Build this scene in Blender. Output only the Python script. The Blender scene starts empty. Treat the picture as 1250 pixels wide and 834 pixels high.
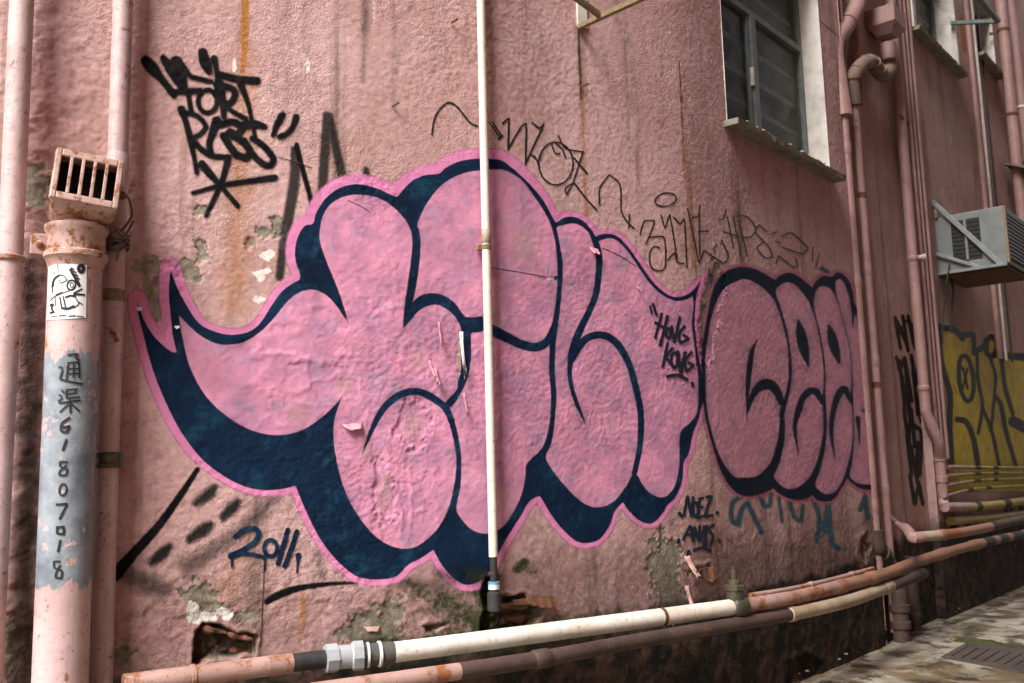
import bpy, math, random
import numpy as np
from mathutils import Matrix, Vector
random.seed(7)
R_ = math.radians

# ------------------------------------------------------------------ camera
IW, IH, FPX = 1250.0, 834.0, 1150.0
CAMZ = 1.0
_p, _r = R_(7.75), R_(-1.5)
_fw = np.array([0, math.cos(_p), math.sin(_p)])
_rt = np.array([1.0, 0, 0])
_up = np.cross(_rt, _fw)
CR = _rt * math.cos(_r) + _up * math.sin(_r)
CU = -_rt * math.sin(_r) + _up * math.cos(_r)
CF = _fw
scene = bpy.context.scene
COL = scene.collection
cd = bpy.data.cameras.new('camera')
cam = bpy.data.objects.new('camera', cd)
COL.objects.link(cam)
cam.matrix_world = Matrix(((CR[0], CU[0], -CF[0], 0), (CR[1], CU[1], -CF[1], 0), (CR[2], CU[2], -CF[2], CAMZ), (0, 0, 0, 1)))
cd.sensor_width = 36
cd.lens = FPX / IW * 36
cd.clip_start = 0.05
cd.clip_end = 300
cd.dof.use_dof = True
cd.dof.focus_distance = 3.2
cd.dof.aperture_fstop = 4.5
scene.camera = cam
# ------------------------------------------------------------------ light
SUN_EL, SUN_AZ = 50, -152          # high overcast light from behind-left of the camera
w = bpy.data.worlds.new('World')
scene.world = w
w.use_nodes = True
wn = w.node_tree
bg = wn.nodes['Background']
sky = wn.nodes.new('ShaderNodeTexSky')
sky.sky_type = 'NISHITA'
sky.sun_disc = False
sky.sun_elevation = R_(SUN_EL)
sky.sun_rotation = R_(SUN_AZ)
sky.dust_density = 6
hs = wn.nodes.new('ShaderNodeHueSaturation')
hs.inputs['Saturation'].default_value = 0.25
wn.links.new(sky.outputs[0], hs.inputs['Color'])
wn.links.new(hs.outputs[0], bg.inputs[0])
bg.inputs[1].default_value = 0.05
sd = bpy.data.lights.new('sun', 'SUN')
sd.energy = 1.5
sd.angle = R_(28)
sd.color = (1, 0.98, 0.96)
sun = bpy.data.objects.new('sun', sd)
COL.objects.link(sun)
_az, _el = R_(SUN_AZ), R_(SUN_EL)
_sd = Vector((math.sin(_az) * math.cos(_el), math.cos(_az) * math.cos(_el), math.sin(_el)))
sun.rotation_euler = _sd.to_track_quat('Z', 'Y').to_euler()
sun.location = (-3, -4, 8)
scene.view_settings.view_transform = 'Standard'
scene.view_settings.look = 'None'
scene.view_settings.gamma = 1
scene.view_settings.exposure = 2.25

# ------------------------------------------------------------------ maths helpers
def rays(x, y):
    x = np.asarray(x, float); y = np.asarray(y, float)
    return CF * FPX + (x - IW / 2)[..., None] * CR - (y - IH / 2)[..., None] * CU
def project(P):
    Q = P - np.array([0, 0, CAMZ])
    d = Q @ CF
    return IW / 2 + FPX * (Q @ CR) / d, IH / 2 - FPX * (Q @ CU) / d
def at_z(x, y, z):
    d = rays(x, y)
    t = (z - CAMZ) / d[..., 2]
    return d * t[..., None] + np.array([0, 0, CAMZ])
# plan of the wall: direction angle integrated along s
DSP = 0.005
_sp = np.arange(-6, 16, DSP)
B1, B2 = 0.0, 1.025
_th = R_(27) + R_(7) / (1 + np.exp(-(_sp - B1) / 0.03)) + R_(15) / (1 + np.exp(-(_sp - B2) / 0.07))
_px = np.concatenate([[0], np.cumsum(np.cos(_th))[:-1]]) * DSP
_py = np.concatenate([[0], np.cumsum(np.sin(_th))[:-1]]) * DSP
_i0 = int(round(6 / DSP))
_px += -0.10 - _px[_i0]
_py += 3.31 - _py[_i0]
def plan(s, off=0.0):
    th = np.interp(s, _sp, _th)
    X = np.interp(s, _sp, _px) + np.sin(th) * off
    Y = np.interp(s, _sp, _py) - np.cos(th) * off
    return X, Y
def plan_n(s):
    th = np.interp(s, _sp, _th)
    return np.stack([np.sin(th), -np.cos(th), 0 * th], -1)
def px_sz(x, y, off=0.0):
    """photo pixel -> (s, z) on the wall surface moved outward by off"""
    d = rays(x, y)
    r = d[..., 0] / d[..., 1]
    X, Y = plan(_sp, off)
    ok = Y > 0.3
    q = X[ok] / Y[ok]
    s = np.interp(r, q, _sp[ok])
    Xs, Ys = plan(s, off)
    return s, CAMZ + d[..., 2] * Ys / d[..., 1]
def px_pt(x, y, off=0.0):
    s, z = px_sz(x, y, off)
    X, Y = plan(s, off)
    return np.stack([X, Y, z], -1)
_tabs = {}
def vnoise(u, v, seed=0):
    if seed not in _tabs:
        _tabs[seed] = np.random.RandomState(seed).rand(256, 256)
    t = _tabs[seed]
    iu = np.floor(u).astype(int); iv = np.floor(v).astype(int)
    fu = u - iu; fv = v - iv
    fu = fu * fu * (3 - 2 * fu); fv = fv * fv * (3 - 2 * fv)
    a = t[iu & 255, iv & 255]; b = t[(iu + 1) & 255, iv & 255]
    c = t[iu & 255, (iv + 1) & 255]; d = t[(iu + 1) & 255, (iv + 1) & 255]
    return (a * (1 - fu) + b * fu) * (1 - fv) + (c * (1 - fu) + d * fu) * fv
def fbm(u, v, seed=0, o=4):
    r = 0; a = 1; n = 0
    for i in range(o):
        r = r + a * vnoise(u * 2 ** i + 17.3 * i, v * 2 ** i + 5.1 * i, seed + i)
        n += a; a *= 0.5
    return r / n
def sstep(a, b, x):
    t = np.clip((x - a) / (b - a), 0, 1)
    return t * t * (3 - 2 * t)
def curve(pts, n=8, closed=False):
    """Catmull-Rom through points (any dimension); sharp turns stay sharp"""
    P = np.array(pts, float)
    N = len(P)
    if N < 3:
        t = np.linspace(0, 1, n + 1)[:, None]
        return P[0] * (1 - t) + P[-1] * t
    def tang(i):
        if closed:
            a, b = P[(i - 1) % N], P[(i + 1) % N]
        else:
            if i == 0: return (P[1] - P[0])
            if i == N - 1: return (P[-1] - P[-2])
            a, b = P[i - 1], P[i + 1]
        u, v = P[i][:2] - a[:2], b[:2] - P[i][:2]
        c = np.dot(u, v) / (np.linalg.norm(u) * np.linalg.norm(v) + 1e-9)
        k = 0.5 if c > 0.45 else (0.25 if c > 0 else 0.0)
        return k * (b - a)
    out = []
    for i in range(N if closed else N - 1):
        j = (i + 1) % N
        L = np.linalg.norm(P[j][:2] - P[i][:2])
        def lim(T):
            l = np.linalg.norm(T[:2]); return T * min(1, 1.2 * L / (l + 1e-9))
        T0, T1 = lim(tang(i)), lim(tang(j))
        for k in range(n):
            t = k / n
            out.append((2 * t ** 3 - 3 * t ** 2 + 1) * P[i] + (t ** 3 - 2 * t ** 2 + t) * T0 + (-2 * t ** 3 + 3 * t ** 2) * P[j] + (t ** 3 - t ** 2) * T1)
    if not closed: out.append(P[-1])
    return np.array(out)
def sd_poly(X, Y, pts, smooth=4):
    P = curve(pts, smooth, True) if smooth else np.array(pts, float)
    d = np.full(X.shape, 1e9); ins = np.zeros(X.shape, bool)
    for a, b in zip(P, np.roll(P, -1, 0)):
        ex, ey = b - a
        wx, wy = X - a[0], Y - a[1]
        t = np.clip((wx * ex + wy * ey) / (ex * ex + ey * ey + 1e-12), 0, 1)
        d = np.minimum(d, (wx - ex * t) ** 2 + (wy - ey * t) ** 2)
        c = (a[1] > Y) != (b[1] > Y)
        ins ^= c & (wx < ex * wy / (ey if abs(ey) > 1e-12 else 1e-12))
    d = np.sqrt(d)
    return np.where(ins, -d, d)
def sd_strokes(X, Y, strokes, n=5):
    """strokes: lists of (x, y, width) in photo pixels"""
    d = np.full(X.shape, 1e9)
    for st in strokes:
        P = curve(st, n)
        for a, b in zip(P[:-1], P[1:]):
            ex, ey = b[0] - a[0], b[1] - a[1]
            wx, wy = X - a[0], Y - a[1]
            t = np.clip((wx * ex + wy * ey) / (ex * ex + ey * ey + 1e-12), 0, 1)
            d = np.minimum(d, np.sqrt((wx - ex * t) ** 2 + (wy - ey * t) ** 2) - (a[2] * (1 - t) + b[2] * t) / 2)
    return d
def ell(cx, cy, rx, ry, w, tilt=0, n=16, start=0.0):
    c, s = math.cos(R_(tilt)), math.sin(R_(tilt))
    r = []
    for i in range(n + 1):
        a = 2 * math.pi * i / n + start
        x, y = rx * math.cos(a), ry * math.sin(a)
        r.append((cx + x * c - y * s, cy + x * s + y * c, w))
    return r
def W(wd, *pts):
    return [(p[0], p[1], p[2] if len(p) > 2 else wd) for p in pts]

# ------------------------------------------------------------------ node helpers
class NT:
    def __init__(self, name):
        self.m = bpy.data.materials.new(name); self.m.use_nodes = True
        self.t = self.m.node_tree; self.b = self.t.nodes['Principled BSDF']
        self.co = None
    def n(self, ty, **k):
        o = self.t.nodes.new(ty)
        for a, v in k.items(): setattr(o, a, v)
        return o
    def put(self, sock, v):
        if v is None: return
        if hasattr(v, 'is_output') or isinstance(v, bpy.types.NodeSocket): self.t.links.new(v, sock)
        else: sock.default_value = v if not isinstance(v, tuple) or len(v) != 3 or sock.type != 'RGBA' else (*v, 1)
    def coord(self, scale=(1, 1, 1)):
        if self.co is None: self.co = self.n('ShaderNodeTexCoord')
        mp = self.n('ShaderNodeMapping'); self.t.links.new(self.co.outputs['Object'], mp.inputs[0])
        mp.inputs['Scale'].default_value = scale
        return mp.outputs[0]
    def noise(self, scale=5, detail=4, rough=0.55, sc=(1, 1, 1), dist=0.0):
        o = self.n('ShaderNodeTexNoise'); self.t.links.new(self.coord(sc), o.inputs['Vector'])
        o.inputs['Scale'].default_value = scale; o.inputs['Detail'].default_value = detail
        o.inputs['Roughness'].default_value = rough; o.inputs['Distortion'].default_value = dist
        return o.outputs['Fac']
    def ramp(self, v, a, b, lo=0.0, hi=1.0):
        o = self.n('ShaderNodeMapRange'); o.interpolation_type = 'SMOOTHSTEP'
        self.put(o.inputs[0], v); o.inputs[1].default_value = a; o.inputs[2].default_value = b
        o.inputs[3].default_value = lo; o.inputs[4].default_value = hi
        return o.outputs[0]
    def math(self, op, a, b=None, clamp=False):
        o = self.n('ShaderNodeMath', operation=op, use_clamp=clamp)
        self.put(o.inputs[0], a)
        if b is not None: self.put(o.inputs[1], b)
        return o.outputs[0]
    def mix(self, f, a, b, mode='MIX'):
        o = self.n('ShaderNodeMix', data_type='RGBA', blend_type=mode)
        self.put(o.inputs[0], f); self.put(o.inputs[6], a); self.put(o.inputs[7], b)
        return o.outputs[2]
    def attr(self, name):
        return self.n('ShaderNodeAttribute', attribute_name=name).outputs['Fac']
    def bump(self, h, strength=0.5, dist=0.002, nrm=None):
        o = self.n('ShaderNodeBump'); o.inputs['Strength'].default_value = strength
        o.inputs['Distance'].default_value = dist; self.put(o.inputs['Height'], h)
        if nrm is not None: self.put(o.inputs['Normal'], nrm)
        return o.outputs[0]
    def out(self, col=None, rough=None, nrm=None, metal=None, alpha=None, spec=None):
        self.put(self.b.inputs['Base Color'], col); self.put(self.b.inputs['Roughness'], rough)
        self.put(self.b.inputs['Normal'], nrm); self.put(self.b.inputs['Metallic'], metal)
        self.put(self.b.inputs['Alpha'], alpha); self.put(self.b.inputs['Specular IOR Level'], spec)
        return self.m
def stucco_bump(t, k=1.0):
    vo = t.n('ShaderNodeTexVoronoi'); vo.inputs['Scale'].default_value = 125; t.t.links.new(t.coord(), vo.inputs['Vector'])
    h = t.math('ADD', t.math('MULTIPLY', vo.outputs['Distance'], -0.55), t.noise(190, 3, 0.7))
    h2 = t.noise(45, 4, 0.65)
    h = t.math('MULTIPLY', h, t.ramp(t.noise(1.6, 4, 0.6), 0.35, 0.65, 0.15, 1.2))
    return t.bump(h, 0.7 * k, 0.0042, t.bump(h2, 0.2 * k, 0.004))
def wall_material(name, base, base2, base3):
    t = NT(name)
    c = t.mix(t.ramp(t.noise(2.0, 6, 0.62), 0.40, 0.62), base, base2)
    c = t.mix(t.ramp(t.noise(3.1, 6, 0.65, (1, 1, 0.7), 0.8), 0.56, 0.70, 0, 0.5), c, (0.60, 0.42, 0.39))
    c = t.mix(t.ramp(t.noise(5.5, 6, 0.7, (1, 1, 0.16)), 0.5, 0.78, 0, 0.75), c, base3)
    c = t.mix(t.ramp(t.noise(38, 5, 0.7), 0.44, 0.72, 0, 0.42), c, (0.20, 0.115, 0.085))
    c = t.mix(t.ramp(t.noise(110, 4, 0.75), 0.56, 0.68, 0, 0.4), c, (0.16, 0.095, 0.075))
    c = t.mix(t.ramp(t.noise(90, 4, 0.7), 0.62, 0.72, 0, 0.5), c, (0.62, 0.42, 0.36))
    c = t.mix(t.ramp(t.noise(14, 7, 0.78), 0.60, 0.70, 0, 0.6), c, (0.14, 0.09, 0.07))
    c = t.mix(t.ramp(t.noise(4.5, 7, 0.72, (1, 1, 0.5), 0.5), 0.55, 0.74, 0, 0.42), c, (0.17, 0.115, 0.095))
    # vertical water streaks
    c = t.mix(t.ramp(t.noise(9, 5, 0.6, (1, 1, 0.045)), 0.54, 0.74, 0, 0.75), c, (0.11, 0.07, 0.04))
    def layer(c, a, lo, hi, col, amt=0.35, sc=45):
        f = t.math('ADD', t.attr(a), t.math('MULTIPLY', t.math('SUBTRACT', t.noise(sc, 5, 0.7), 0.5), amt))
        return t.mix(t.ramp(f, lo, hi), c, col)
    cem = t.mix(t.ramp(t.noise(30, 6, 0.75), 0.3, 0.7), (0.15, 0.125, 0.085), (0.36, 0.32, 0.245))
    c = layer(c, 'cement', 0.42, 0.52, cem, 0.75, 85)
    c = layer(c, 'white', 0.52, 0.6, (0.72, 0.65, 0.60), 0.9, 110)
    rust = t.mix(t.noise(60, 4, 0.7), (0.19, 0.07, 0.02), (0.52, 0.22, 0.06))
    c = layer(c, 'rust', 0.12, 1.1, rust, 0.9, 70)
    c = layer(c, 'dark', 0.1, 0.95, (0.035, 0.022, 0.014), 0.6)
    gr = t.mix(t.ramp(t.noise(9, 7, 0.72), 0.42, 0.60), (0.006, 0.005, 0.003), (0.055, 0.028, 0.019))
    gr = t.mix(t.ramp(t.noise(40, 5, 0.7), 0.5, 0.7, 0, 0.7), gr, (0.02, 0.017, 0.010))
    c = layer(c, 'grime_shade', 0.2, 0.9, gr, 0.8, 22)
    c = layer(c, 'moss', 0.25, 0.7, t.mix(t.noise(80, 3), (0.008, 0.011, 0.004), (0.05, 0.055, 0.012)), 0.9, 60)
    return t.out(c, t.ramp(t.noise(30, 4), 0.3, 0.7, 0.72, 0.95), stucco_bump(t), spec=0.25)
M = {}
M['wall'] = wall_material('pink_stucco', (0.58, 0.37, 0.355), (0.48, 0.285, 0.265), (0.34, 0.21, 0.175))
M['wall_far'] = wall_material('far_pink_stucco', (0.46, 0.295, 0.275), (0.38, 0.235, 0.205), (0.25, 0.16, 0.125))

def paint_material(name, base, base2, edge=0.9, peel=0.0, tint=None, wear=0.1, rough=0.6, k=1.0, fade=1.0, spray_in=False, spec=0.2):
    """sprayed paint: cut out along attribute d (photo pixels), worn by noise"""
    t = NT(name)
    c = t.mix(t.ramp(t.noise(7, 5, 0.65), 0.35, 0.7), base, base2)
    if tint: c = t.mix(t.ramp(t.noise(12, 7, 0.74), 0.50, 0.66, 0, 0.8), c, tint)
    c = t.mix(t.ramp(t.noise(70, 4, 0.7), 0.5, 0.8, 0, 0.3), c, tuple(0.45 * x for x in base))
    if spray_in: c = t.mix(t.math('MULTIPLY', t.ramp(t.attr('d'), -9, 0.5, 0, 0.55), t.ramp(t.noise(9, 4), 0.35, 0.65)), c, (0.10, 0.085, 0.16))
    if spray_in: c = t.mix(t.ramp(t.math('ADD', t.attr('tan'), t.math('MULTIPLY', t.math('SUBTRACT', t.noise(60, 5, 0.7), 0.5), 0.8)), 0.25, 0.8, 0, 0.5), c, (0.40, 0.27, 0.23))
    d = t.math('ADD', t.attr('d'), t.math('MULTIPLY', t.math('SUBTRACT', t.noise(120, 3, 0.7), 0.5), 1.6 * edge))
    a = t.ramp(d, -edge, edge, 1.0, 0.0)
    if peel:
        a = t.math('MULTIPLY', a, t.ramp(t.math('ADD', t.noise(11, 6, 0.72), t.math('MULTIPLY', t.attr('peel'), 0.10)), peel, peel + 0.012, 1, 0.12))
    if wear:
        a = t.math('MULTIPLY', a, t.ramp(t.noise(150, 3, 0.8), 0.6, 0.85, 1, 1 - wear))
    if fade < 1: a = t.math('MULTIPLY', a, fade)
    return t.out(c, rough, stucco_bump(t, k * 0.5), alpha=a, spec=spec)
M['fill'] = paint_material('pink_spray_fill', (0.68, 0.285, 0.42), (0.58, 0.235, 0.345), 0.9, 0.73, (0.42, 0.26, 0.38), 0.3, 0.55, spray_in=True)
M['fill2'] = paint_material('dull_pink_spray_fill', (0.62, 0.28, 0.38), (0.54, 0.24, 0.32), 1.3, 0.74, (0.38, 0.22, 0.30), 0.2, 0.55, spray_in=True)
M['halo'] = paint_material('bright_pink_spray', (0.66, 0.23, 0.42), (0.58, 0.20, 0.36), 2.2, 0.70, None, 0.45)
M['halo2'] = paint_material('faint_pink_spray', (0.55, 0.20, 0.29), (0.46, 0.16, 0.24), 2.0, 0.7, None, 0.4, fade=0.75)
M['navy'] = paint_material('navy_spray', (0.005, 0.018, 0.048), (0.003, 0.011, 0.028), 0.7, 0.0, (0.010, 0.048, 0.085), 0.2, 0.6, spec=0.1)
M['navy2'] = paint_material('dark_navy_spray', (0.004, 0.013, 0.032), (0.003, 0.009, 0.02), 1.6, 0.0, None, 0.1, 0.6, spec=0.1)
M['black'] = paint_material('black_spray', (0.004, 0.004, 0.005), (0.006, 0.006, 0.007), 1.6, 0, (0.015, 0.013, 0.013), 0.4, 0.7, spec=0.08)
M['grey'] = paint_material('thin_black_spray', (0.012, 0.013, 0.012), (0.02, 0.02, 0.018), 2.6, 0, None, 0.6, 0.6, fade=0.8)
M['softblack'] = paint_material('soft_black_spray', (0.012, 0.012, 0.011), (0.018, 0.017, 0.016), 4.5, 0, None, 0.6, 0.6, fade=0.92)
M['smoke'] = paint_material('black_overspray', (0.03, 0.026, 0.022), (0.03, 0.026, 0.022), 9.0, 0, None, 0.3, 0.7, fade=0.5)
M['teal'] = paint_material('teal_spray', (0.025, 0.115, 0.165), (0.02, 0.09, 0.13), 1.8, 0, None, 0.45, 0.6, fade=0.8)
M['yellow'] = paint_material('olive_yellow_spray', (0.52, 0.39, 0.02), (0.42, 0.31, 0.016), 1.0, 0.80, (0.20, 0.155, 0.03), 0.2, 0.6)
M['blackfar'] = paint_material('black_far_spray', (0.006, 0.006, 0.007), (0.009, 0.009, 0.009), 0.8, 0, None, 0.15, 0.6)
def ink(name, col, wear=0.4):
    t = NT(name)
    return t.out(col, 0.55, None, alpha=t.ramp(t.noise(170, 3, 0.8), 0.56, 0.74, 1, 1 - wear))
M['ink'] = ink('black_marker', (0.012, 0.010, 0.010), 0.8)
M['ink_brown'] = ink('brown_marker', (0.03, 0.018, 0.014), 0.85)
M['ink_navy'] = ink('navy_marker', (0.005, 0.012, 0.03), 0.25)
M['ink_solid'] = ink('solid_black_ink', (0.008, 0.008, 0.008), 0.0)

def pipe_paint(name, a, b, rust=0.5, under=(0.23, 0.09, 0.03), dark=0.3, rough=0.55, sc=1.0):
    t = NT(name)
    c = t.mix(t.ramp(t.noise(6 * sc, 5, 0.6), 0.35, 0.7), a, b)
    c = t.mix(t.ramp(t.noise(45, 5, 0.7), 0.5, 0.75, 0, dark), c, (0.12, 0.07, 0.05))
    ru = t.mix(t.noise(50, 4, 0.7), (0.10, 0.035, 0.012), under)
    f = t.ramp(t.noise(9 * sc, 7, 0.75), 0.74 - 0.26 * rust, 0.80 - 0.22 * rust)
    c = t.mix(f, c, ru)
    c = t.mix(t.ramp(t.noise(75, 3, 0.6), 0.66, 0.70, 0, 0.85 if rust > 0.02 else 0.25), c, (0.17, 0.07, 0.03))
    c = t.mix(t.ramp(t.noise(5, 5, 0.6, (1, 1, 0.3)), 0.52, 0.75, 0, 0.5 if rust > 0.02 else 0.15), c, tuple(0.45 * x for x in b))
    h = t.math('ADD', t.math('MULTIPLY', f, -0.4), t.noise(60, 4, 0.7))
    return t.out(c, t.ramp(f, 0, 1, rough, 0.9), t.bump(h, 0.45, 0.003))
M['pipe'] = pipe_paint('painted_pink_pipe', (0.51, 0.365, 0.355), (0.41, 0.27, 0.255), 0.6, dark=0.5)
M['pipe_rust'] = pipe_paint('rusty_pink_pipe', (0.38, 0.235, 0.205), (0.28, 0.16, 0.125), 0.9, (0.34, 0.12, 0.03))
M['pipe_far'] = pipe_paint('dusky_pink_pipe', (0.34, 0.195, 0.18), (0.27, 0.15, 0.13), 0.45, dark=0.6)
M['pipe_brown'] = pipe_paint('rusty_brown_pipe', (0.27, 0.13, 0.075), (0.20, 0.075, 0.03), 0.7, (0.33, 0.13, 0.025), 0.7)
M['pipe_old'] = pipe_paint('grimy_old_pipe', (0.075, 0.043, 0.032), (0.035, 0.022, 0.017), 0.6, (0.10, 0.045, 0.015), 0.75, 0.8)
M['pipe_dim'] = pipe_paint('dim_brown_pipe', (0.065, 0.036, 0.029), (0.038, 0.022, 0.017), 0.5, (0.12, 0.05, 0.02), 0.6, 0.75)
M['pipe_cream'] = pipe_paint('cream_stained_pipe', (0.36, 0.28, 0.20), (0.28, 0.18, 0.10), 0.55, (0.28, 0.15, 0.05), 0.4)
M['pvc'] = pipe_paint('white_plastic_pipe', (0.76, 0.71, 0.64), (0.58, 0.50, 0.41), 0.0, (0.5, 0.4, 0.3), 0.5, 0.4)
M['conduit'] = pipe_paint('cream_conduit', (0.72, 0.64, 0.55), (0.68, 0.58, 0.48), 0.05, (0.4, 0.28, 0.16), 0.12, 0.4)
M['galv'] = pipe_paint('galvanised_fitting', (0.36, 0.37, 0.38), (0.28, 0.29, 0.30), 0.0, dark=0.25, rough=0.4)
M['blackpipe'] = pipe_paint('black_pipe', (0.022, 0.022, 0.023), (0.014, 0.014, 0.014), 0.05, (0.1, 0.07, 0.05), 0.3, 0.75)
M['sleeve'] = pipe_paint('dusty_rubber', (0.085, 0.08, 0.07), (0.04, 0.038, 0.033), 0.1, (0.1, 0.08, 0.06), 0.5, 0.8)
M['trapclay'] = pipe_paint('stained_trap_iron', (0.21, 0.135, 0.10), (0.13, 0.085, 0.06), 0.5, (0.12, 0.06, 0.03), 0.7, 0.75)
M['bronze'] = pipe_paint('tarnished_bronze', (0.06, 0.05, 0.03), (0.035, 0.032, 0.022), 0.2, (0.14, 0.11, 0.06), 0.4, 0.45)
M['rustmetal'] = pipe_paint('rusted_iron', (0.07, 0.028, 0.014), (0.13, 0.05, 0.018), 0.6, (0.30, 0.11, 0.025), 0.75, 0.85, 2.5)
M['grate'] = pipe_paint('rusty_pink_iron', (0.46, 0.30, 0.26), (0.38, 0.23, 0.185), 0.9, (0.33, 0.13, 0.04), 0.5, sc=3.0)
M['coveriron'] = pipe_paint('worn_cover_iron', (0.075, 0.06, 0.05), (0.05, 0.04, 0.035), 0.55, (0.13, 0.055, 0.03), 0.6)
M['yellowpipe'] = pipe_paint('yellow_painted_pipe', (0.34, 0.26, 0.03), (0.26, 0.19, 0.03), 0.6, (0.06, 0.045, 0.02), 0.6)
def simple(name, col, rough=0.6, metal=0.0, sc=30, var=0.35, bump=0.2):
    t = NT(name)
    c = t.mix(t.ramp(t.noise(sc, 5, 0.7), 0.35, 0.75), col, tuple(x * (1 - var) for x in col))
    return t.out(c, rough, t.bump(t.noise(sc * 3, 3, 0.6), bump, 0.002), metal)
M['white'] = simple('weathered_white_paint', (0.70, 0.65, 0.58), 0.7, 0, 7, 0.4)
M['alu'] = simple('grey_green_window_frame', (0.16, 0.19, 0.18), 0.5, 0.2, 20)
M['concrete'] = simple('raw_concrete_sill', (0.24, 0.215, 0.165), 0.9, 0, 25, 0.6, 0.8)
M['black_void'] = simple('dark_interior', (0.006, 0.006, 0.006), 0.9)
M['acbody'] = simple('pale_grey_casing', (0.17, 0.185, 0.175), 0.55, 0.0, 12, 0.3)
M['acdark'] = simple('dark_louvre', (0.010, 0.010, 0.010), 0.7)
M['steel'] = simple('weathered_steel', (0.24, 0.25, 0.25), 0.5, 0.3, 30)
M['brass'] = simple('aged_tan_bar', (0.24, 0.17, 0.085), 0.6, 0, 40, 0.5)
M['wire'] = simple('tarnished_wire', (0.11, 0.095, 0.075), 0.45, 0.5, 60)
M['sticker'] = simple('white_paper_sticker', (0.78, 0.77, 0.77), 0.5, 0, 40, 0.12, 0.1)
M['brick'] = simple('old_red_brick', (0.20, 0.075, 0.05), 0.9, 0, 30, 0.5, 0.7)
M['flake'] = simple('peeled_pink_paint', (0.62, 0.27, 0.32), 0.6, 0, 40, 0.3)
M['flake_wall'] = simple('peeled_wall_paint', (0.52, 0.30, 0.25), 0.7, 0, 40, 0.35)
M['debris'] = simple('plaster_crumbs', (0.50, 0.40, 0.30), 0.9, 0, 60, 0.5)
M['tape'] = simple('white_clamp', (0.72, 0.70, 0.66), 0.5)
M['bluelabel'] = simple('blue_band', (0.10, 0.30, 0.48), 0.5)
M['awning'] = simple('dirty_corrugated_sheet', (0.10, 0.075, 0.04), 0.8, 0, 10, 0.6, 0.5)
def glass():
    t = NT('dusty_dark_glass')
    c = t.mix(t.ramp(t.noise(6, 4), 0.3, 0.7), (0.07, 0.085, 0.07), (0.11, 0.125, 0.105))
    return t.out(c, 0.22, None, alpha=t.ramp(t.noise(10, 4, 0.6), 0.3, 0.8, 0.2, 0.45), spec=0.4)
M['glass'] = glass()
def drain_mat():
    """pink paint with a rough band of steel-grey paint between two heights"""
    t = NT('drain_pipe_paint')
    c = t.mix(t.ramp(t.noise(6, 5, 0.6), 0.35, 0.7), (0.53, 0.37, 0.36), (0.43, 0.275, 0.26))
    c = t.mix(t.ramp(t.noise(45, 5, 0.7), 0.5, 0.75, 0, 0.3), c, (0.14, 0.08, 0.06))
    ru = t.mix(t.noise(50, 4, 0.7), (0.12, 0.04, 0.012), (0.42, 0.17, 0.04))
    c = t.mix(t.ramp(t.noise(26, 7, 0.75, (1, 1, 0.5)), 0.58, 0.63), c, ru)
    c = t.mix(t.ramp(t.noise(80, 3, 0.6), 0.64, 0.69, 0, 0.8), c, (0.22, 0.09, 0.03))
    z = t.n('ShaderNodeSeparateXYZ'); t.coord(); t.t.links.new(t.co.outputs['Object'], z.inputs[0])
    zz = t.math('ADD', z.outputs[2], t.math('MULTIPLY', t.math('SUBTRACT', t.noise(24, 5, 0.6, (1, 1, 0.4)), 0.5), 0.16))
    band = t.math('MULTIPLY', t.ramp(zz, DRZ0 - 0.004, DRZ0 + 0.004), t.ramp(zz, DRZ1 - 0.004, DRZ1 + 0.004, 1, 0))
    band = t.math('MULTIPLY', band, t.ramp(t.noise(15, 6, 0.65), 0.60, 0.625, 1, 0))
    g = t.mix(t.ramp(t.noise(12, 5, 0.6), 0.35, 0.7), (0.27, 0.30, 0.33), (0.12, 0.145, 0.17))
    c = t.mix(band, c, g)
    return t.out(c, t.ramp(band, 0, 1, 0.5, 0.32), t.bump(t.math('ADD', t.noise(55, 4, 0.7), t.math('MULTIPLY', band, 0.5)), 0.4, 0.003))

# ------------------------------------------------------------------ object helpers
def mesh_obj(name, V, F, mat, parent=None, smooth=True, attrs=None):
    me = bpy.data.meshes.new(name)
    V = np.asarray(V, np.float32)
    if isinstance(F, np.ndarray) and F.ndim == 2:
        k = F.shape[1]
        me.vertices.add(len(V)); me.vertices.foreach_set('co', V.ravel())
        me.loops.add(F.size); me.loops.foreach_set('vertex_index', F.ravel().astype(np.int32))
        me.polygons.add(len(F)); me.polygons.foreach_set('loop_start', np.arange(0, F.size, k, dtype=np.int32))
        me.update(calc_edges=True)
    else:
        me.from_pydata([tuple(map(float, v)) for v in V], [], [tuple(int(i) for i in f) for f in F])
    if smooth: me.polygons.foreach_set('use_smooth', [True] * len(me.polygons))
    for k, a in (attrs or {}).items():
        at = me.attributes.new(k, 'FLOAT', 'POINT'); at.data.foreach_set('value', np.asarray(a, np.float32).ravel())
    if mat is not None: me.materials.append(M[mat] if isinstance(mat, str) else mat)
    me.validate()
    o = bpy.data.objects.new(name, me)
    COL.objects.link(o)
    if parent is not None: o.parent = parent
    return o
def tag(o, label=None, cat=None, group=None, kind=None):
    if label: o['label'] = label
    if cat: o['category'] = cat
    if group: o['group'] = group
    if kind: o['kind'] = kind
    return o
def empty(name, label, cat, group=None):
    o = bpy.data.objects.new(name, None); COL.objects.link(o)
    return tag(o, label, cat, group)
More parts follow.
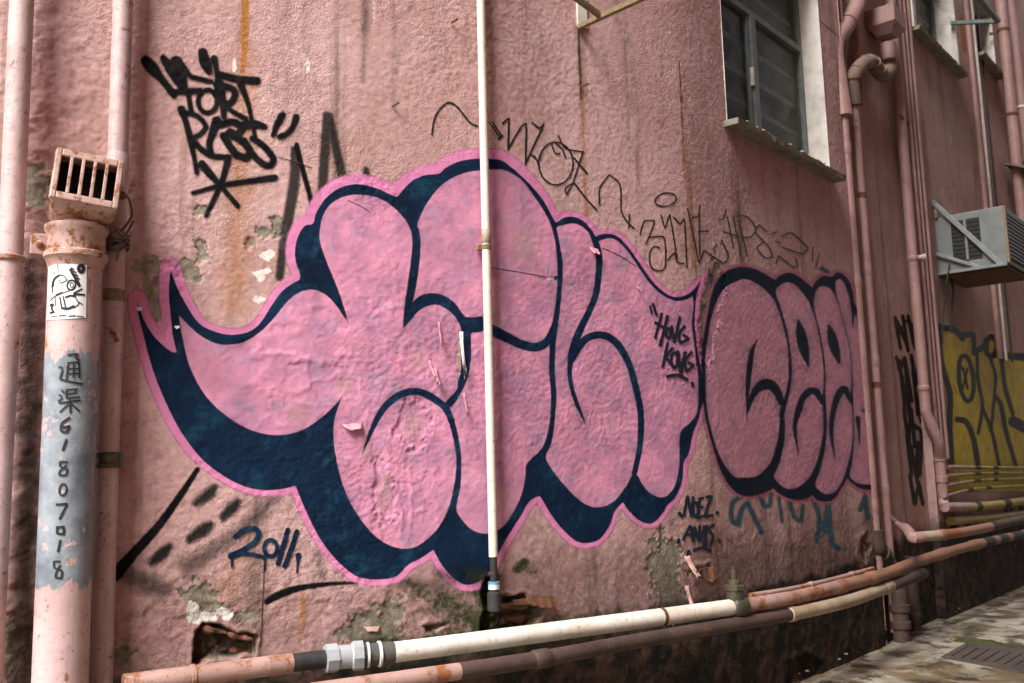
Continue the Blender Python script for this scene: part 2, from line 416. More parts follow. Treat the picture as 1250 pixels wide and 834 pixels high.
class MB:
    """collects shapes into one mesh"""
    def __init__(s): s.V = []; s.F = []
    def add(s, V, F):
        b = len(s.V); s.V += [tuple(v) for v in V]; s.F += [tuple(i + b for i in f) for f in F]; return s
    def box(s, c, ax, ay, az):
        c, ax, ay, az = (np.array(v, float) for v in (c, ax, ay, az))
        V = [c + i * ax + j * ay + k * az for i in (-1, 1) for j in (-1, 1) for k in (-1, 1)]
        return s.add(V, [(0, 1, 3, 2), (4, 6, 7, 5), (0, 4, 5, 1), (2, 3, 7, 6), (0, 2, 6, 4), (1, 5, 7, 3)])
    def bar(s, a, b, wv, hv):
        a, b = np.array(a, float), np.array(b, float)
        return s.box((a + b) / 2, (b - a) / 2, wv, hv)
    def tube(s, P, r, seg=20, cap=True, jit=0.0):
        P = np.array(P, float); n = len(P)
        r = np.full(n, r, float) if np.isscalar(r) else np.array(r, float)
        T = np.gradient(P, axis=0)
        for i in range(n):
            if np.linalg.norm(T[i]) < 1e-9: T[i] = P[min(i + 1, n - 1)] - P[max(i - 1, 0)]
        T /= np.linalg.norm(T, axis=1)[:, None] + 1e-12
        u = np.cross(T[0], [0, 0, 1.0])
        if np.linalg.norm(u) < 0.1: u = np.cross(T[0], [0, 1.0, 0])
        V = []; F = []
        for i in range(n):
            u = u - T[i] * np.dot(u, T[i]); u /= np.linalg.norm(u)
            v = np.cross(T[i], u)
            for k in range(seg):
                a = 2 * math.pi * k / seg
                rr = r[i] * (1 + (random.random() - 0.5) * jit)
                V.append(P[i] + (u * math.cos(a) + v * math.sin(a)) * rr)
        for i in range(n - 1):
            for k in range(seg):
                a, b = i * seg + k, i * seg + (k + 1) % seg
                F.append((a, b, b + seg, a + seg))
        if cap: F += [tuple(range(seg))[::-1], tuple((n - 1) * seg + k for k in range(seg))]
        return s.add(V, F)
    def lathe(s, base, axis, prof, seg=24):
        """prof: (distance along axis, radius)"""
        base, axis = np.array(base, float), np.array(axis, float); axis /= np.linalg.norm(axis)
        return s.tube2([base + axis * a for a, _ in prof], [q for _, q in prof], axis, seg)
    def tube2(s, P, r, T, seg):
        u = np.cross(T, [0, 0, 1.0])
        if np.linalg.norm(u) < 0.1: u = np.cross(T, [0, 1.0, 0])
        u /= np.linalg.norm(u); v = np.cross(T, u); V = []; F = []; n = len(P)
        for p, q in zip(P, r):
            for k in range(seg):
                a = 2 * math.pi * k / seg; V.append(p + (u * math.cos(a) + v * math.sin(a)) * q)
        for i in range(n - 1):
            for k in range(seg):
                a, b = i * seg + k, i * seg + (k + 1) % seg; F.append((a, b, b + seg, a + seg))
        F += [tuple(range(seg))[::-1], tuple((n - 1) * seg + k for k in range(seg))]
        return s.add(V, F)
    def blob(s, c, rx, ry, rz, seed=0, seg=9, rings=6):
        rg = random.Random(seed); V = []; F = []
        for i in range(rings + 1):
            ph = math.pi * i / rings
            for k in range(seg):
                a = 2 * math.pi * k / seg; q = 0.72 + 0.5 * rg.random()
                V.append((c[0] + rx * q * math.sin(ph) * math.cos(a), c[1] + ry * q * math.sin(ph) * math.sin(a), c[2] + rz * q * math.cos(ph)))
        for i in range(rings):
            for k in range(seg):
                a, b = i * seg + k, i * seg + (k + 1) % seg; F.append((a, b, b + seg, a + seg))
        return s.add(V, F)
    def obj(s, name, mat, parent=None, smooth=False, bevel=0.0):
        o = mesh_obj(name, s.V, s.F, mat, parent, smooth)
        if smooth:
            md = o.modifiers.new('edges', 'EDGE_SPLIT'); md.split_angle = R_(42)
        if bevel:
            md = o.modifiers.new('bevel', 'BEVEL'); md.width = bevel; md.segments = 2; md.limit_method = 'ANGLE'
        return o
Z3 = np.array([0, 0, 1.0])
def frame(s):
    """tangent and outward normal of the wall at s"""
    n = plan_n(np.array(float(s))); t = np.array([-n[1], n[0], 0])
    return t, n
def wpt(s, off, z):
    X, Y = plan(np.array(float(s)), off)
    return np.array([float(X), float(Y), z])

# ------------------------------------------------------------------ walls as fine relief grids
class Wall:
    def __init__(self, s0, s1, z0, z1, ds, dz, off=0.0):
        self.s = np.linspace(s0, s1, int((s1 - s0) / ds) + 1)
        self.z = np.linspace(z0, z1, int((z1 - z0) / dz) + 1)
        self.off = off
        S, Z = np.meshgrid(self.s, self.z, indexing='ij')
        self.S, self.Z = S, Z
        X, Y = plan(S, off); self.N = plan_n(S)
        self.P = np.stack([X, Y, Z], -1)
        self.PX, self.PY = project(self.P)
        self.H = np.zeros(S.shape)
        self.keep = np.ones((len(self.s) - 1, len(self.z) - 1), bool)
        self.at = {k: np.zeros(S.shape) for k in ('cement', 'white', 'rust', 'dark', 'grime_shade', 'moss')}
    def grid_obj(self, name, mat, parent, off=0.0, mask=None, attrs=None):
        ns, nz = self.S.shape
        m = self.keep if mask is None else (mask & self.keep)
        i, j = np.nonzero(m)
        a = i * nz + j
        F = np.stack([a, a + nz, a + nz + 1, a + 1], -1)
        used, inv = np.unique(F, return_inverse=True)
        F = inv.reshape(F.shape)
        V = (self.P + self.N * (self.H + off)[..., None]).reshape(-1, 3)[used]
        at = {k: v.ravel()[used] for k, v in (attrs or {}).items()}
        return mesh_obj(name, V, F, mat, parent, True, at)
    def decal(self, name, d, mat, parent, off, margin=2.0, extra=None):
        v = d < margin
        m = v[:-1, :-1] | v[1:, :-1] | v[:-1, 1:] | v[1:, 1:]
        at = {'d': d}
        at.update(extra or {})
        return self.grid_obj(name, mat, parent, off, m, at)
    def box(self, x0, x1, y0, y1):
        return (self.PX > x0) & (self.PX < x1) & (self.PY > y0) & (self.PY < y1)
    def field(self, x0, y0, x1, y1, fn):
        """evaluate fn(PX, PY) only inside a pixel box, 1e3 elsewhere"""
        b = self.box(x0, x1, y0, y1)
        d = np.full(self.S.shape, 1e3)
        d[b] = fn(self.PX[b], self.PY[b])
        return d
    def height(self, s, z):
        fi = np.clip((s - self.s[0]) / (self.s[1] - self.s[0]), 0, len(self.s) - 1.001)
        fj = np.clip((z - self.z[0]) / (self.z[1] - self.z[0]), 0, len(self.z) - 1.001)
        i, j = fi.astype(int), fj.astype(int); a, b = fi - i, fj - j; H = self.H
        return (H[i, j] * (1 - a) + H[i + 1, j] * a) * (1 - b) + (H[i, j + 1] * (1 - a) + H[i + 1, j + 1] * a) * b
    def ribbon(self, name, strokes, mat, parent, off=0.0022, step=1.6):
        V = []; F = []
        for st in strokes:
            P = curve(st, 10)
            L = np.concatenate([[0], np.cumsum(np.hypot(*np.diff(P[:, :2], axis=0).T))])
            n = max(2, int(L[-1] / step) + 1)
            q = np.linspace(0, L[-1], n)
            P = np.stack([np.interp(q, L, P[:, k]) for k in range(3)], -1)
            T = np.gradient(P[:, :2], axis=0); T /= np.linalg.norm(T, axis=1)[:, None] + 1e-9
            Nn = np.stack([-T[:, 1], T[:, 0]], -1)
            wd = P[:, 2:3] / 2
            wd = wd * (1 + 0.25 * (np.random.RandomState(len(V) + 3).rand(n, 1) - 0.5))
            P[0, :2] -= T[0] * wd[0] * 0.5; P[-1, :2] += T[-1] * wd[-1] * 0.5
            b = len(V)
            for sg in (-1, 0, 1):
                k = P[:, :2] + Nn * wd * sg
                s, z = px_sz(k[:, 0], k[:, 1], self.off)
                X, Y = plan(s, self.off); nn = plan_n(s)
                V += list(np.stack([X, Y, z], -1) + nn * (self.height(s, z) + off)[:, None])
            for i in range(n - 1):
                F.append((b + i, b + i + 1, b + n + i + 1, b + n + i))
                F.append((b + n + i, b + n + i + 1, b + 2 * n + i + 1, b + 2 * n + i))
        return mesh_obj(name, V, F, mat, parent, True)

# ------------------------------------------------------------------ ground
g = MB(); g.add([(-40, -40, 0), (60, -40, 0), (60, 60, 0), (-40, 60, 0)], [(0, 1, 2, 3)])
def ground_mat():
    t = NT('wet_concrete')
    c = t.mix(t.ramp(t.noise(3, 6, 0.65), 0.35, 0.7), (0.36, 0.32, 0.25), (0.20, 0.17, 0.12))
    c = t.mix(t.ramp(t.noise(1.7, 5, 0.6, (1, 1, 1), 1.5), 0.47, 0.6, 0, 0.85), c, (0.11, 0.062, 0.02))
    c = t.mix(t.ramp(t.noise(7, 6, 0.7), 0.50, 0.60, 0, 0.9), c, (0.035, 0.024, 0.013))
    c = t.mix(t.ramp(t.noise(5, 6, 0.7, (1, 1, 1), 0.6), 0.6, 0.72, 0, 0.8), c, (0.48, 0.45, 0.38))
    c = t.mix(t.ramp(t.noise(4, 5, 0.7), 0.62, 0.7, 0, 0.6), c, (0.07, 0.08, 0.015))
    return t.out(c, t.ramp(t.noise(4, 4), 0.4, 0.65, 0.85, 0.35), t.bump(t.noise(30, 6, 0.7), 0.6, 0.01))
M['ground'] = ground_mat()
tag(g.obj('ground', 'ground'), kind='structure')

# ------------------------------------------------------------------ main pink building
SA1 = float(px_sz(1060, 500)[0])
SA0 = float(px_sz(-60, 400)[0])
building = empty('pink_building', 'pink stucco building wall covered by the big pink and navy graffiti', 'building')
A = Wall(SA0, SA1, 0.0, 3.5, 0.0055, 0.0052)
S, Z, PX, PY = A.S, A.Z, A.PX, A.PY
_g = np.random.RandomState(5).rand(*S.shape) - 0.5
_g[1:] = 0.6 * _g[1:] + 0.4 * _g[:-1]; _g[:, 1:] = 0.6 * _g[:, 1:] + 0.4 * _g[:, :-1]
GRAIN = 0.0032 * _g * (0.15 + 1.15 * sstep(0.38, 0.64, fbm(S * 1.5, Z * 1.5, 71, 3))) * (1 - 0.55 * sstep(-0.2, 1.0, S))
n1 = fbm(S * 3, Z * 3, 1, 4); n2 = fbm(S * 22, Z * 22, 11, 3); n3 = fbm(S * 70, Z * 70, 21, 2)
A.H += 0.008 * (n1 - 0.5) + 0.0012 * (n2 - 0.5) + 0.0020 * (n3 - 0.5) + GRAIN
nz = fbm(S * 9, Z * 9, 31, 5); nf = fbm(S * 28, Z * 28, 41, 4)
def blob(x, y, rx, ry, rot=0.0):
    c, s = math.cos(R_(rot)), math.sin(R_(rot)); dx, dy = PX - x, PY - y
    return np.exp(-(((dx * c + dy * s) / rx) ** 2 + ((-dx * s + dy * c) / ry) ** 2))
def patch(x, y, rx, ry, rot=0.0, k=0.9):
    """ragged patch, 1 inside 0 outside"""
    b = blob(x, y, rx * 1.25, ry * 1.25, rot)
    return sstep(0.36, 0.44, b + k * (nf - 0.5) + 0.7 * (n3 - 0.5) + 0.35 * (nz - 0.5)) * sstep(0.10, 0.2, b)
cem = np.zeros(S.shape)
for a in [(448, 768, 30, 22), (478, 745, 12, 14), (245, 733, 24, 18, 20), (262, 745, 18, 10), (815, 700, 17, 42, -12), (822, 735, 14, 30), (190, 372, 11, 34, -8),
          (180, 325, 18, 8), (226, 330, 9, 12, -30), (241, 336, 4, 8), (340, 277, 7, 14, -15), (322, 284, 9, 6), (306, 296, 6, 7), (245, 300, 7, 8), (247, 312, 6, 6), (245, 257, 9, 6),
          (867, 385, 9, 55, 8), (300, 752, 12, 7), (470, 612, 12, 26), (505, 520, 16, 22), (150, 800, 12, 14), (35, 230, 26, 18), (40, 205, 16, 8), (12, 790, 14, 25), (465, 580, 9, 20)]:
    cem = np.maximum(cem, patch(*a))
A.at['cement'] = cem
A.H -= 0.0038 * cem
A.H += 0.004 * np.exp(-((cem - 0.35) / 0.25) ** 2) * (cem > 0.02)          # curled rim of the paint round a bare patch
wh = np.zeros(S.shape)
for a in [(325, 312, 7, 5), (317, 337, 6, 6), (323, 331, 5, 3), (315, 366, 6, 4), (345, 296, 3, 9), (286, 79, 2, 8), (376, 81, 2, 8), (250, 756, 16, 8), (235, 745, 8, 10), (275, 750, 8, 6)]:
    wh = np.maximum(wh, patch(*a, 0, 0.6))
A.at['white'] = wh
# crusty swollen paint at the left foot of the wall and flaking lumps elsewhere
rid = 1 - np.abs(2 * fbm(S * 12, Z * 12, 51, 4) - 1)
lump = np.clip(blob(215, 745, 110, 40) + blob(30, 760, 60, 110) + 0.8 * blob(70, 120, 60, 120) + 0.8 * blob(440, 740, 90, 35) + 0.25 * blob(905, 660, 60, 30) + 0.25 * blob(1000, 670, 70, 30) + 0.6 * blob(30, 500, 30, 250), 0, 1)
A.H += lump * (0.007 * sstep(0.6, 0.98, rid) + 0.005 * (nf - 0.5))
mur = np.clip(blob(360, 450, 90, 70) + blob(480, 600, 70, 80) + 0.7 * blob(480, 380, 80, 60) + 0.4 * blob(740, 500, 60, 60), 0, 1)
A.H += mur * (0.002 * sstep(0.85, 0.98, rid) + 0.0022 * sstep(0.49, 0.51, fbm(S * 14, Z * 14, 61, 5)))
# holes broken into the plaster
def hole(poly, depth, x0, y0, x1, y1):
    d = A.field(x0, y0, x1, y1, lambda x, y: sd_poly(x, y, poly, 0))
    d = np.where(d < 900, d + 9 * (nf - 0.5) + 6 * (nz - 0.5), d)
    k = sstep(1.5, -2.0, d)
    A.H -= depth * k * (0.75 + 0.6 * (nf - 0.5) + 0.5 * (n3 - 0.5))
    A.at['rust'] = np.maximum(A.at['rust'], k * sstep(0.5, 0.62, nf))
    A.H += 0.004 * np.exp(-((d - 3) / 3.0) ** 2)
    A.at['cement'] = np.maximum(A.at['cement'], sstep(2.0, 0.0, d) * 0.6)
    A.at['dark'] = np.maximum(A.at['dark'], sstep(1.0, -3, d) * 0.75)  # inside of the hole darkened in colour for its shade
hole([(238, 770), (246, 760), (268, 762), (285, 772), (311, 777), (309, 799), (285, 803), (258, 803), (240, 818), (232, 812)], 0.055, 200, 740, 350, 834)
hole([(588, 775), (592, 745), (588, 722), (592, 704), (607, 703), (609, 728), (640, 727), (662, 736), (658, 765), (640, 778)], 0.075, 550, 690, 700, 800)
hole([(516, 764), (524, 759), (542, 763), (530, 772), (520, 773)], 0.03, 500, 745, 560, 785)
hole([(848, 693), (866, 692), (868, 706), (852, 708)], 0.02, 830, 680, 890, 725)
hole([(960, 806), (985, 798), (1002, 806), (1004, 834), (962, 834)], 0.02, 930, 780, 1030, 840)
hole([(1049, 654), (1058, 652), (1060, 664), (1055, 690), (1050, 676)], 0.012, 1035, 640, 1075, 705)
# stains, plus shade painted as dark strips round the pipes
def streak(att, pts, amp, soft):
    xs = [p[0] for p in pts]; ys = [p[1] for p in pts]
    d = A.field(min(xs) - 60, min(ys) - 60, max(xs) + 60, max(ys) + 60, lambda x, y: sd_strokes(x, y, [pts], 3))
    A.at[att] = np.maximum(A.at[att], amp * sstep(soft, -soft * 0.6, d + soft * 0.8 * (nf - 0.5)))
streak('rust', [(300, -20, 8), (299, 40, 7), (296, 88, 3)], 1.6, 5)
streak('rust', [(299, 60, 18), (296, 180, 26), (290, 280, 30), (285, 370, 30)], 0.62, 26)
streak('rust', [(708, 60, 3), (711, 140, 4), (713, 210, 3), (716, 262, 5)], 0.85, 4)
streak('dark', [(706, 28, 3), (707, 70, 3), (709, 120, 2)], 0.9, 2.5)
streak('dark', [(708, 30, 16), (709, 90, 12), (710, 140, 4)], 0.4, 10)
streak('rust', [(833, 118, 2), (838, 200, 3.5), (843, 270, 4), (847, 325, 4)], 0.75, 4)
streak('dark', [(829, 75, 1), (831, 110, 1.5), (835, 200, 1)], 0.8, 1.5)
streak('rust', [(369, 726, 5), (370, 742, 5), (368, 765, 4), (366, 785, 2)], 0.9, 4)
streak('rust', [(285, 700, 20), (275, 720, 20)], 0.55, 25)
streak('dark', [(447, -10, 9), (445, 40, 8), (443, 100, 2)], 0.62, 9)
streak('dark', [(404, 250, 3), (380, 230, 3)], 0.3, 10)
streak('dark', [(565, -10, 8), (572, 80, 8), (570, 180, 3)], 0.35, 12)
streak('dark', [(745, -10, 20), (760, 60, 12), (765, 200, 6)], 0.3, 18)
streak('dark', [(215, -10, 40), (230, 60, 10)], 0.3, 30)
streak('rust', [(640, 660, 30), (700, 700, 40)], 0.25, 40)
streak('white', [(455, -10, 3), (458, 60, 2)], 0.6, 6)
streak('dark', [(520, -10, 30), (525, 80, 20), (520, 160, 8)], 0.16, 30)
streak('dark', [(150, 690, 60), (210, 735, 40), (250, 745, 20)], 0.42, 45)
streak('dark', [(35, 330, 25), (35, 600, 25), (30, 834, 40)], 0.8, 30)  # dark strip painted as the shade between the left pipes
streak('dark', [(150, 330, 20), (150, 560, 20)], 0.3, 20)  # painted shade along the tied downpipe
streak('dark', [(110, 30, 20), (105, 260, 30)], 0.25, 30)  # painted shade between the downpipes above the cowl
streak('dark', [(640, -20, 80), (650, 100, 70), (655, 180, 30)], 0.34, 60)
streak('dark', [(200, 150, 10), (205, 300, 20)], 0.25, 40)
streak('dark', [(350, -10, 14), (352, 60, 10), (350, 120, 3)], 0.3, 14)
streak('dark', [(480, -10, 6), (482, 90, 5), (480, 150, 2)], 0.4, 8)
streak('dark', [(870, 170, 10), (868, 260, 6)], 0.35, 12)
streak('dark', [(950, 210, 8), (952, 300, 5)], 0.35, 10)
streak('dark', [(800, 0, 14), (806, 90, 10), (808, 190, 4)], 0.3, 14)
streak('dark', [(900, 200, 26), (905, 300, 20)], 0.25, 26)
streak('dark', [(1000, 250, 30), (1000, 300, 10)], 0.2, 26)
streak('moss', [(545, 695, 10), (575, 708, 14), (590, 730, 10), (580, 770, 10)], 0.9, 26)
streak('moss', [(633, 695, 8), (640, 685, 4)], 0.8, 11)
streak('moss', [(600, 690, 14), (600, 740, 20)], 1.0, 14)
streak('moss', [(500, 722, 24), (560, 745, 40), (585, 760, 40)], 0.62, 34)
streak('moss', [(640, 690, 14), (655, 700, 10)], 0.6, 16)
streak('moss', [(560, 690, 20), (590, 715, 30)], 0.9, 24)
streak('moss', [(450, 790, 20), (560, 785, 24), (700, 765, 20), (860, 745, 14)], 0.75, 26)
streak('rust', [(605, 735, 6), (640, 738, 8), (664, 742, 4)], 0.8, 8)
streak('rust', [(845, 700, 8), (868, 712, 6)], 0.7, 10)
streak('rust', [(905, 690, 3), (903, 720, 3)], 0.5, 5)
streak('dark', [(780, 720, 40), (900, 690, 40), (1040, 640, 30)], 0.22, 50)
streak('dark', [(240, 790, 10), (270, 820, 40)], 0.5, 26)
streak('dark', [(300, 834, 30), (420, 815, 16), (560, 790, 12)], 0.35, 26)  # shadow under the horizontal pipe, painted into the wall colour
# mouldy foot of the wall, blackened further for the shade under the pipes
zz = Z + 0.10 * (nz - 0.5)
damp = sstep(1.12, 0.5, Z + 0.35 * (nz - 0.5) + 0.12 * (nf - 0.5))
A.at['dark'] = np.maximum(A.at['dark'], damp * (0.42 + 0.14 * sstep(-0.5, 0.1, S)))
A.at['grime_shade'] = np.clip(sstep(0.50, 0.38, zz) * 1.0 + 0.36 * sstep(0.78, 0.42, zz) * sstep(-0.3, 1.4, S), 0, 1)
A.H += sstep(0.5, 0.3, Z) * (0.002 * sstep(0.6, 0.95, rid) + 0.007 * (nf - 0.5))
streak('rust', [(963, 760, 4), (966, 800, 6)], 0.6, 8)
# window opening
sw0, _ = px_sz(884, 90); sw1, _ = px_sz(1009, 160)
iw0 = int(np.argmin(abs(A.s - sw0))); iw1 = int(np.argmin(abs(A.s - sw1)))
zsill = float(px_sz(889, 152)[1])
jw0 = int(np.argmin(abs(A.z - zsill)))
SW0, SW1, ZW0 = A.s[iw0], A.s[iw1], A.z[jw0]
ZW1 = ZW0 + 1.30
A.keep[iw0:iw1, jw0:] = False
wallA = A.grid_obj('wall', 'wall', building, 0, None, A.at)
# plain masonry above the detailed part and behind the edges
up = MB()
def wall_quad(mb, s0, s1, z0, z1, off=0.0, n=12):
    ss = np.linspace(s0, s1, n + 1)
    for a, b in zip(ss[:-1], ss[1:]):
        mb.add([wpt(a, off, z0), wpt(b, off, z0), wpt(b, off, z1), wpt(a, off, z1)], [(0, 1, 2, 3)])
wall_quad(up, SA0 - 5, SW0, 3.5, 9, 0, 24); wall_quad(up, SW1, SA1, 3.5, 9, 0, 3); wall_quad(up, SW0, SW1, ZW1, 9, 0, 4)
wall_quad(up, SA0 - 5, SA0, -0.02, 3.5, 0.0, 8)
t_, n_ = frame(SA1)
up.add([wpt(SA1, 0.004, 0), wpt(SA1, -0.75, 0), wpt(SA1, -0.75, 9), wpt(SA1, 0.004, 9)], [(0, 1, 2, 3)])
up.obj('upper_wall', 'wall', building)

# ---- mural one
S1 = [(168, 366), (168, 380), (175, 409), (186, 450), (203, 493), (222, 529), (246, 560), (270, 579), (294, 592), (318, 598), (344, 597), (360, 593), (366, 607), (378, 634), (392, 660), (411, 684), (431, 701), (445, 706), (464, 707), (484, 703), (498, 689), (512, 682), (529, 671),
      (539, 689), (551, 703), (565, 713), (580, 712), (596, 700), (605, 682), (614, 665), (624, 648), (636, 629), (646, 612), (659, 606), (670, 624), (684, 643), (701, 659), (715, 663), (732, 658), (744, 641), (750, 624), (760, 613), (766, 622), (778, 634), (790, 639), (799, 637), (809, 626), (814, 617), (824, 607), (832, 588), (834, 564), (840, 554), (846, 528), (852, 513), (856, 496), (858, 490), (857, 470), (855, 449), (852, 432), (848, 403), (848, 379), (850, 360), (855, 343),
      (844, 356), (832, 362), (820, 362), (808, 355), (796, 343), (782, 323), (767, 302), (755, 290), (746, 286), (734, 286), (727, 289), (722, 281), (712, 270), (700, 265), (688, 266), (679, 272), (676, 269), (662, 244), (648, 227), (635, 214), (614, 197), (598, 194), (580, 194), (561, 197), (544, 205), (536, 212), (518, 214), (503, 221), (491, 233), (485, 240), (477, 238), (460, 230), (436, 225), (414, 230), (397, 243), (386, 260), (382, 273), (372, 276), (364, 288), (360, 305), (361, 320), (366, 336), (365, 342), (359, 345), (344, 356), (329, 377), (318, 394), (304, 405), (284, 409), (265, 406), (242, 394), (222, 363), (214, 346), (208, 328), (206, 358), (208, 380), (211, 409), (216, 431), (208, 429), (191, 414), (176, 392)]
FA = [(218, 384), (227, 394), (246, 411), (265, 420), (282, 421), (299, 417), (318, 405), (332, 391), (341, 380), (354, 365), (368, 356), (383, 354), (397, 360), (409, 372), (421, 389), (426, 397), (423, 386), (412, 353), (400, 324), (391, 298), (390, 284), (394, 264), (404, 249), (421, 240), (437, 238), (455, 240), (472, 247), (489, 262), (499, 276), (503, 293), (501, 319), (497, 348), (493, 375), (491, 402), (501, 391), (513, 378), (530, 372), (544, 377), (556, 388), (563, 403), (566, 420), (566, 456), (556, 478), (543, 493), (547, 512), (554, 540), (557, 564), (554, 593), (546, 624), (532, 648), (512, 665), (493, 670), (474, 665), (455, 652), (438, 631), (424, 607), (414, 578), (408, 547), (407, 524), (410, 505), (418, 482), (410, 493), (392, 510), (371, 524), (347, 531), (323, 530), (299, 522), (275, 507), (253, 486), (239, 464), (229, 440), (222, 409)]
FB = [(509, 275), (513, 264), (522, 247), (537, 228), (551, 218), (568, 211), (587, 208), (606, 207), (619, 209), (635, 219), (648, 235), (662, 256), (672, 276), (678, 302), (680, 336), (678, 367), (674, 391), (669, 408), (670, 427), (670, 453), (672, 482), (671, 511), (666, 535), (660, 549), (643, 566), (641, 583), (636, 605), (626, 626), (614, 643), (599, 651), (587, 651), (575, 646), (565, 636), (557, 621), (562, 593), (563, 564), (561, 542), (556, 518), (550, 504), (546, 499), (554, 494), (566, 473), (572, 456), (575, 432), (575, 407), (588, 405), (592, 395), (588, 386), (569, 387), (556, 371), (542, 361), (527, 358), (513, 361), (503, 370), (508, 348), (512, 319), (513, 295), (511, 281)]
FC = [(679, 278), (688, 275), (698, 273), (707, 275), (717, 283), (724, 294), (731, 294), (743, 291), (753, 294), (765, 306), (779, 326), (794, 347), (808, 360), (822, 367), (834, 367), (845, 362), (846, 374), (844, 396), (846, 413), (849, 439), (851, 453), (852, 482), (850, 504), (842, 516), (830, 528), (829, 554), (828, 571), (823, 593), (814, 605), (804, 607), (792, 601), (784, 592), (777, 579), (773, 577), (763, 595), (749, 612), (734, 619), (720, 618), (706, 610), (689, 593), (674, 574), (666, 558), (673, 540), (677, 511), (679, 482), (677, 453), (678, 417), (683, 379), (686, 343), (686, 319), (682, 293)]
N1 = [[(442, 555, 1), (454, 524, 6), (467, 500, 8), (482, 486, 9), (497, 479, 9), (513, 479, 9), (530, 487, 9), (544, 499, 8), (551, 514, 8)],
      [(597, 401, 13), (618, 412, 12), (637, 421, 11), (654, 424, 11), (668, 416, 10), (677, 396, 8)],
      [(724, 288, 8), (731, 312, 8), (730, 341, 8), (727, 360, 8), (719, 380, 8), (708, 402, 9), (698, 428, 9), (695, 452, 6), (697, 472, 5), (704, 494, 5), (715, 519, 1)],
      [(698, 440, 6), (703, 430, 8), (709, 420, 9), (718, 412, 9), (732, 409, 9), (745, 413, 9), (757, 425, 9), (768, 446, 8), (776, 475, 8), (781, 499, 8), (782, 523, 8), (780, 549, 7), (774, 578, 7)]]
BX = (120, 150, 900, 740)
def f_fill(x, y):
    d = np.minimum(np.minimum(sd_poly(x, y, FA), sd_poly(x, y, FB)), sd_poly(x, y, FC))
    return np.maximum(d, -sd_strokes(x, y, N1))
dF = A.field(*BX, f_fill)
dS = A.field(*BX, lambda x, y: sd_poly(x, y, S1))
hs_ = [[(166, 350, 4), (168, 378, 9), (176, 412, 8)], [(207.5, 322, 4), (207, 350, 8)], [(865, 330, 4), (856, 350, 8)], [(196, 395, 9), (208, 415, 8)]]
dHs = A.field(*BX, lambda x, y: sd_strokes(x, y, hs_))
hw = 8.0 + 4.5 * sstep(420, 250, PY) * sstep(700, 620, PX) + 3 * sstep(260, 200, PX) - 2 * sstep(650, 760, PX)
dH = np.minimum(dS - hw, dHs)
peelA = np.clip(blob(400, 430, 110, 60) + blob(470, 580, 60, 90) + 0.8 * blob(530, 430, 40, 60) + 0.6 * blob(600, 480, 60, 140), 0, 1)
piece = A.decal('graffiti_piece', np.maximum(dH, -(dS + 4)), 'halo', building, 0.0005, 3, {'peel': 0 * S + 0.4})
tag(piece, 'large bubble letter graffiti with pink fill, navy outline and pink halo')
A.decal('outline', np.maximum(dS, -(dF + 4)), 'navy', piece, 0.0010, 2)
bare = np.zeros(S.shape); tan = np.zeros(S.shape)
for a in [(562, 440, 4, 26), (668, 340, 8, 2)]:
    bare = np.maximum(bare, patch(*a))
for a in [(470, 600, 14, 34, 8), (505, 520, 18, 26), (446, 550, 8, 24), (610, 610, 20, 30), (362, 505, 18, 20), (640, 300, 25, 40), (600, 380, 20, 30), (510, 440, 12, 20), (420, 470, 14, 20), (760, 320, 14, 10)]:
    tan = np.maximum(tan, blob(*a) * 0.75)
A.decal('fill', np.maximum(dF, (bare - 0.55) * 6), 'fill', piece, 0.0016, 2, {'peel': peelA, 'tan': tan})
# ---- mural two
S2 = [(856, 452), (858, 425), (862, 396), (868, 364), (875, 345), (886, 332), (898, 327), (909, 326), (923, 329), (936, 336), (946, 342), (951, 337), (963, 333), (974, 337), (984, 345), (991, 351), (997, 342), (1005, 337), (1015, 338), (1021, 333), (1028, 335), (1036, 344), (1040, 356), (1043, 372), (1051, 383), (1056, 396), (1060, 420), (1066, 500), (1070, 597), (1053, 597), (1043, 592), (1034, 584), (1028, 594), (1019, 608), (1009, 612), (997, 610), (992, 604), (986, 608), (974, 610), (963, 608), (951, 602), (944, 596), (936, 600), (921, 605), (907, 605), (896, 599), (886, 587), (878, 571), (871, 550), (864, 523), (859, 498), (857, 480)]
G1 = [(861, 444), (864, 417), (869, 387), (876, 366), (886, 351), (898, 344), (909, 341), (921, 345), (932, 353), (944, 366), (951, 383), (957, 404), (961, 425), (962, 448), (961, 470), (956, 490), (951, 502), (951, 520), (948, 541), (942, 562), (932, 575), (921, 582), (907, 583), (896, 582), (886, 571), (876, 552), (869, 529), (863, 502), (861, 479)]
G2 = [(947, 358), (951, 349), (959, 345), (967, 346), (976, 354), (986, 368), (994, 389), (999, 412), (1003, 437), (1005, 464), (1003, 489), (1005, 508), (1004, 533), (999, 556), (992, 575), (982, 589), (967, 597), (955, 594), (947, 586), (945, 580), (951, 567), (956, 546), (958, 523), (958, 504), (963, 483), (966, 460), (966, 448), (964, 425), (960, 402), (953, 377)]
G3 = [(993, 373), (994, 360), (999, 351), (1007, 350), (1015, 355), (1022, 369), (1029, 393), (1035, 417), (1039, 444), (1039, 470), (1037, 487), (1040, 500), (1041, 521), (1039, 546), (1034, 569), (1028, 587), (1019, 600), (1007, 603), (997, 596), (995, 590), (1001, 573), (1007, 548), (1009, 521), (1008, 495), (1007, 475), (1007, 460), (1005, 433), (1000, 406), (995, 385)]
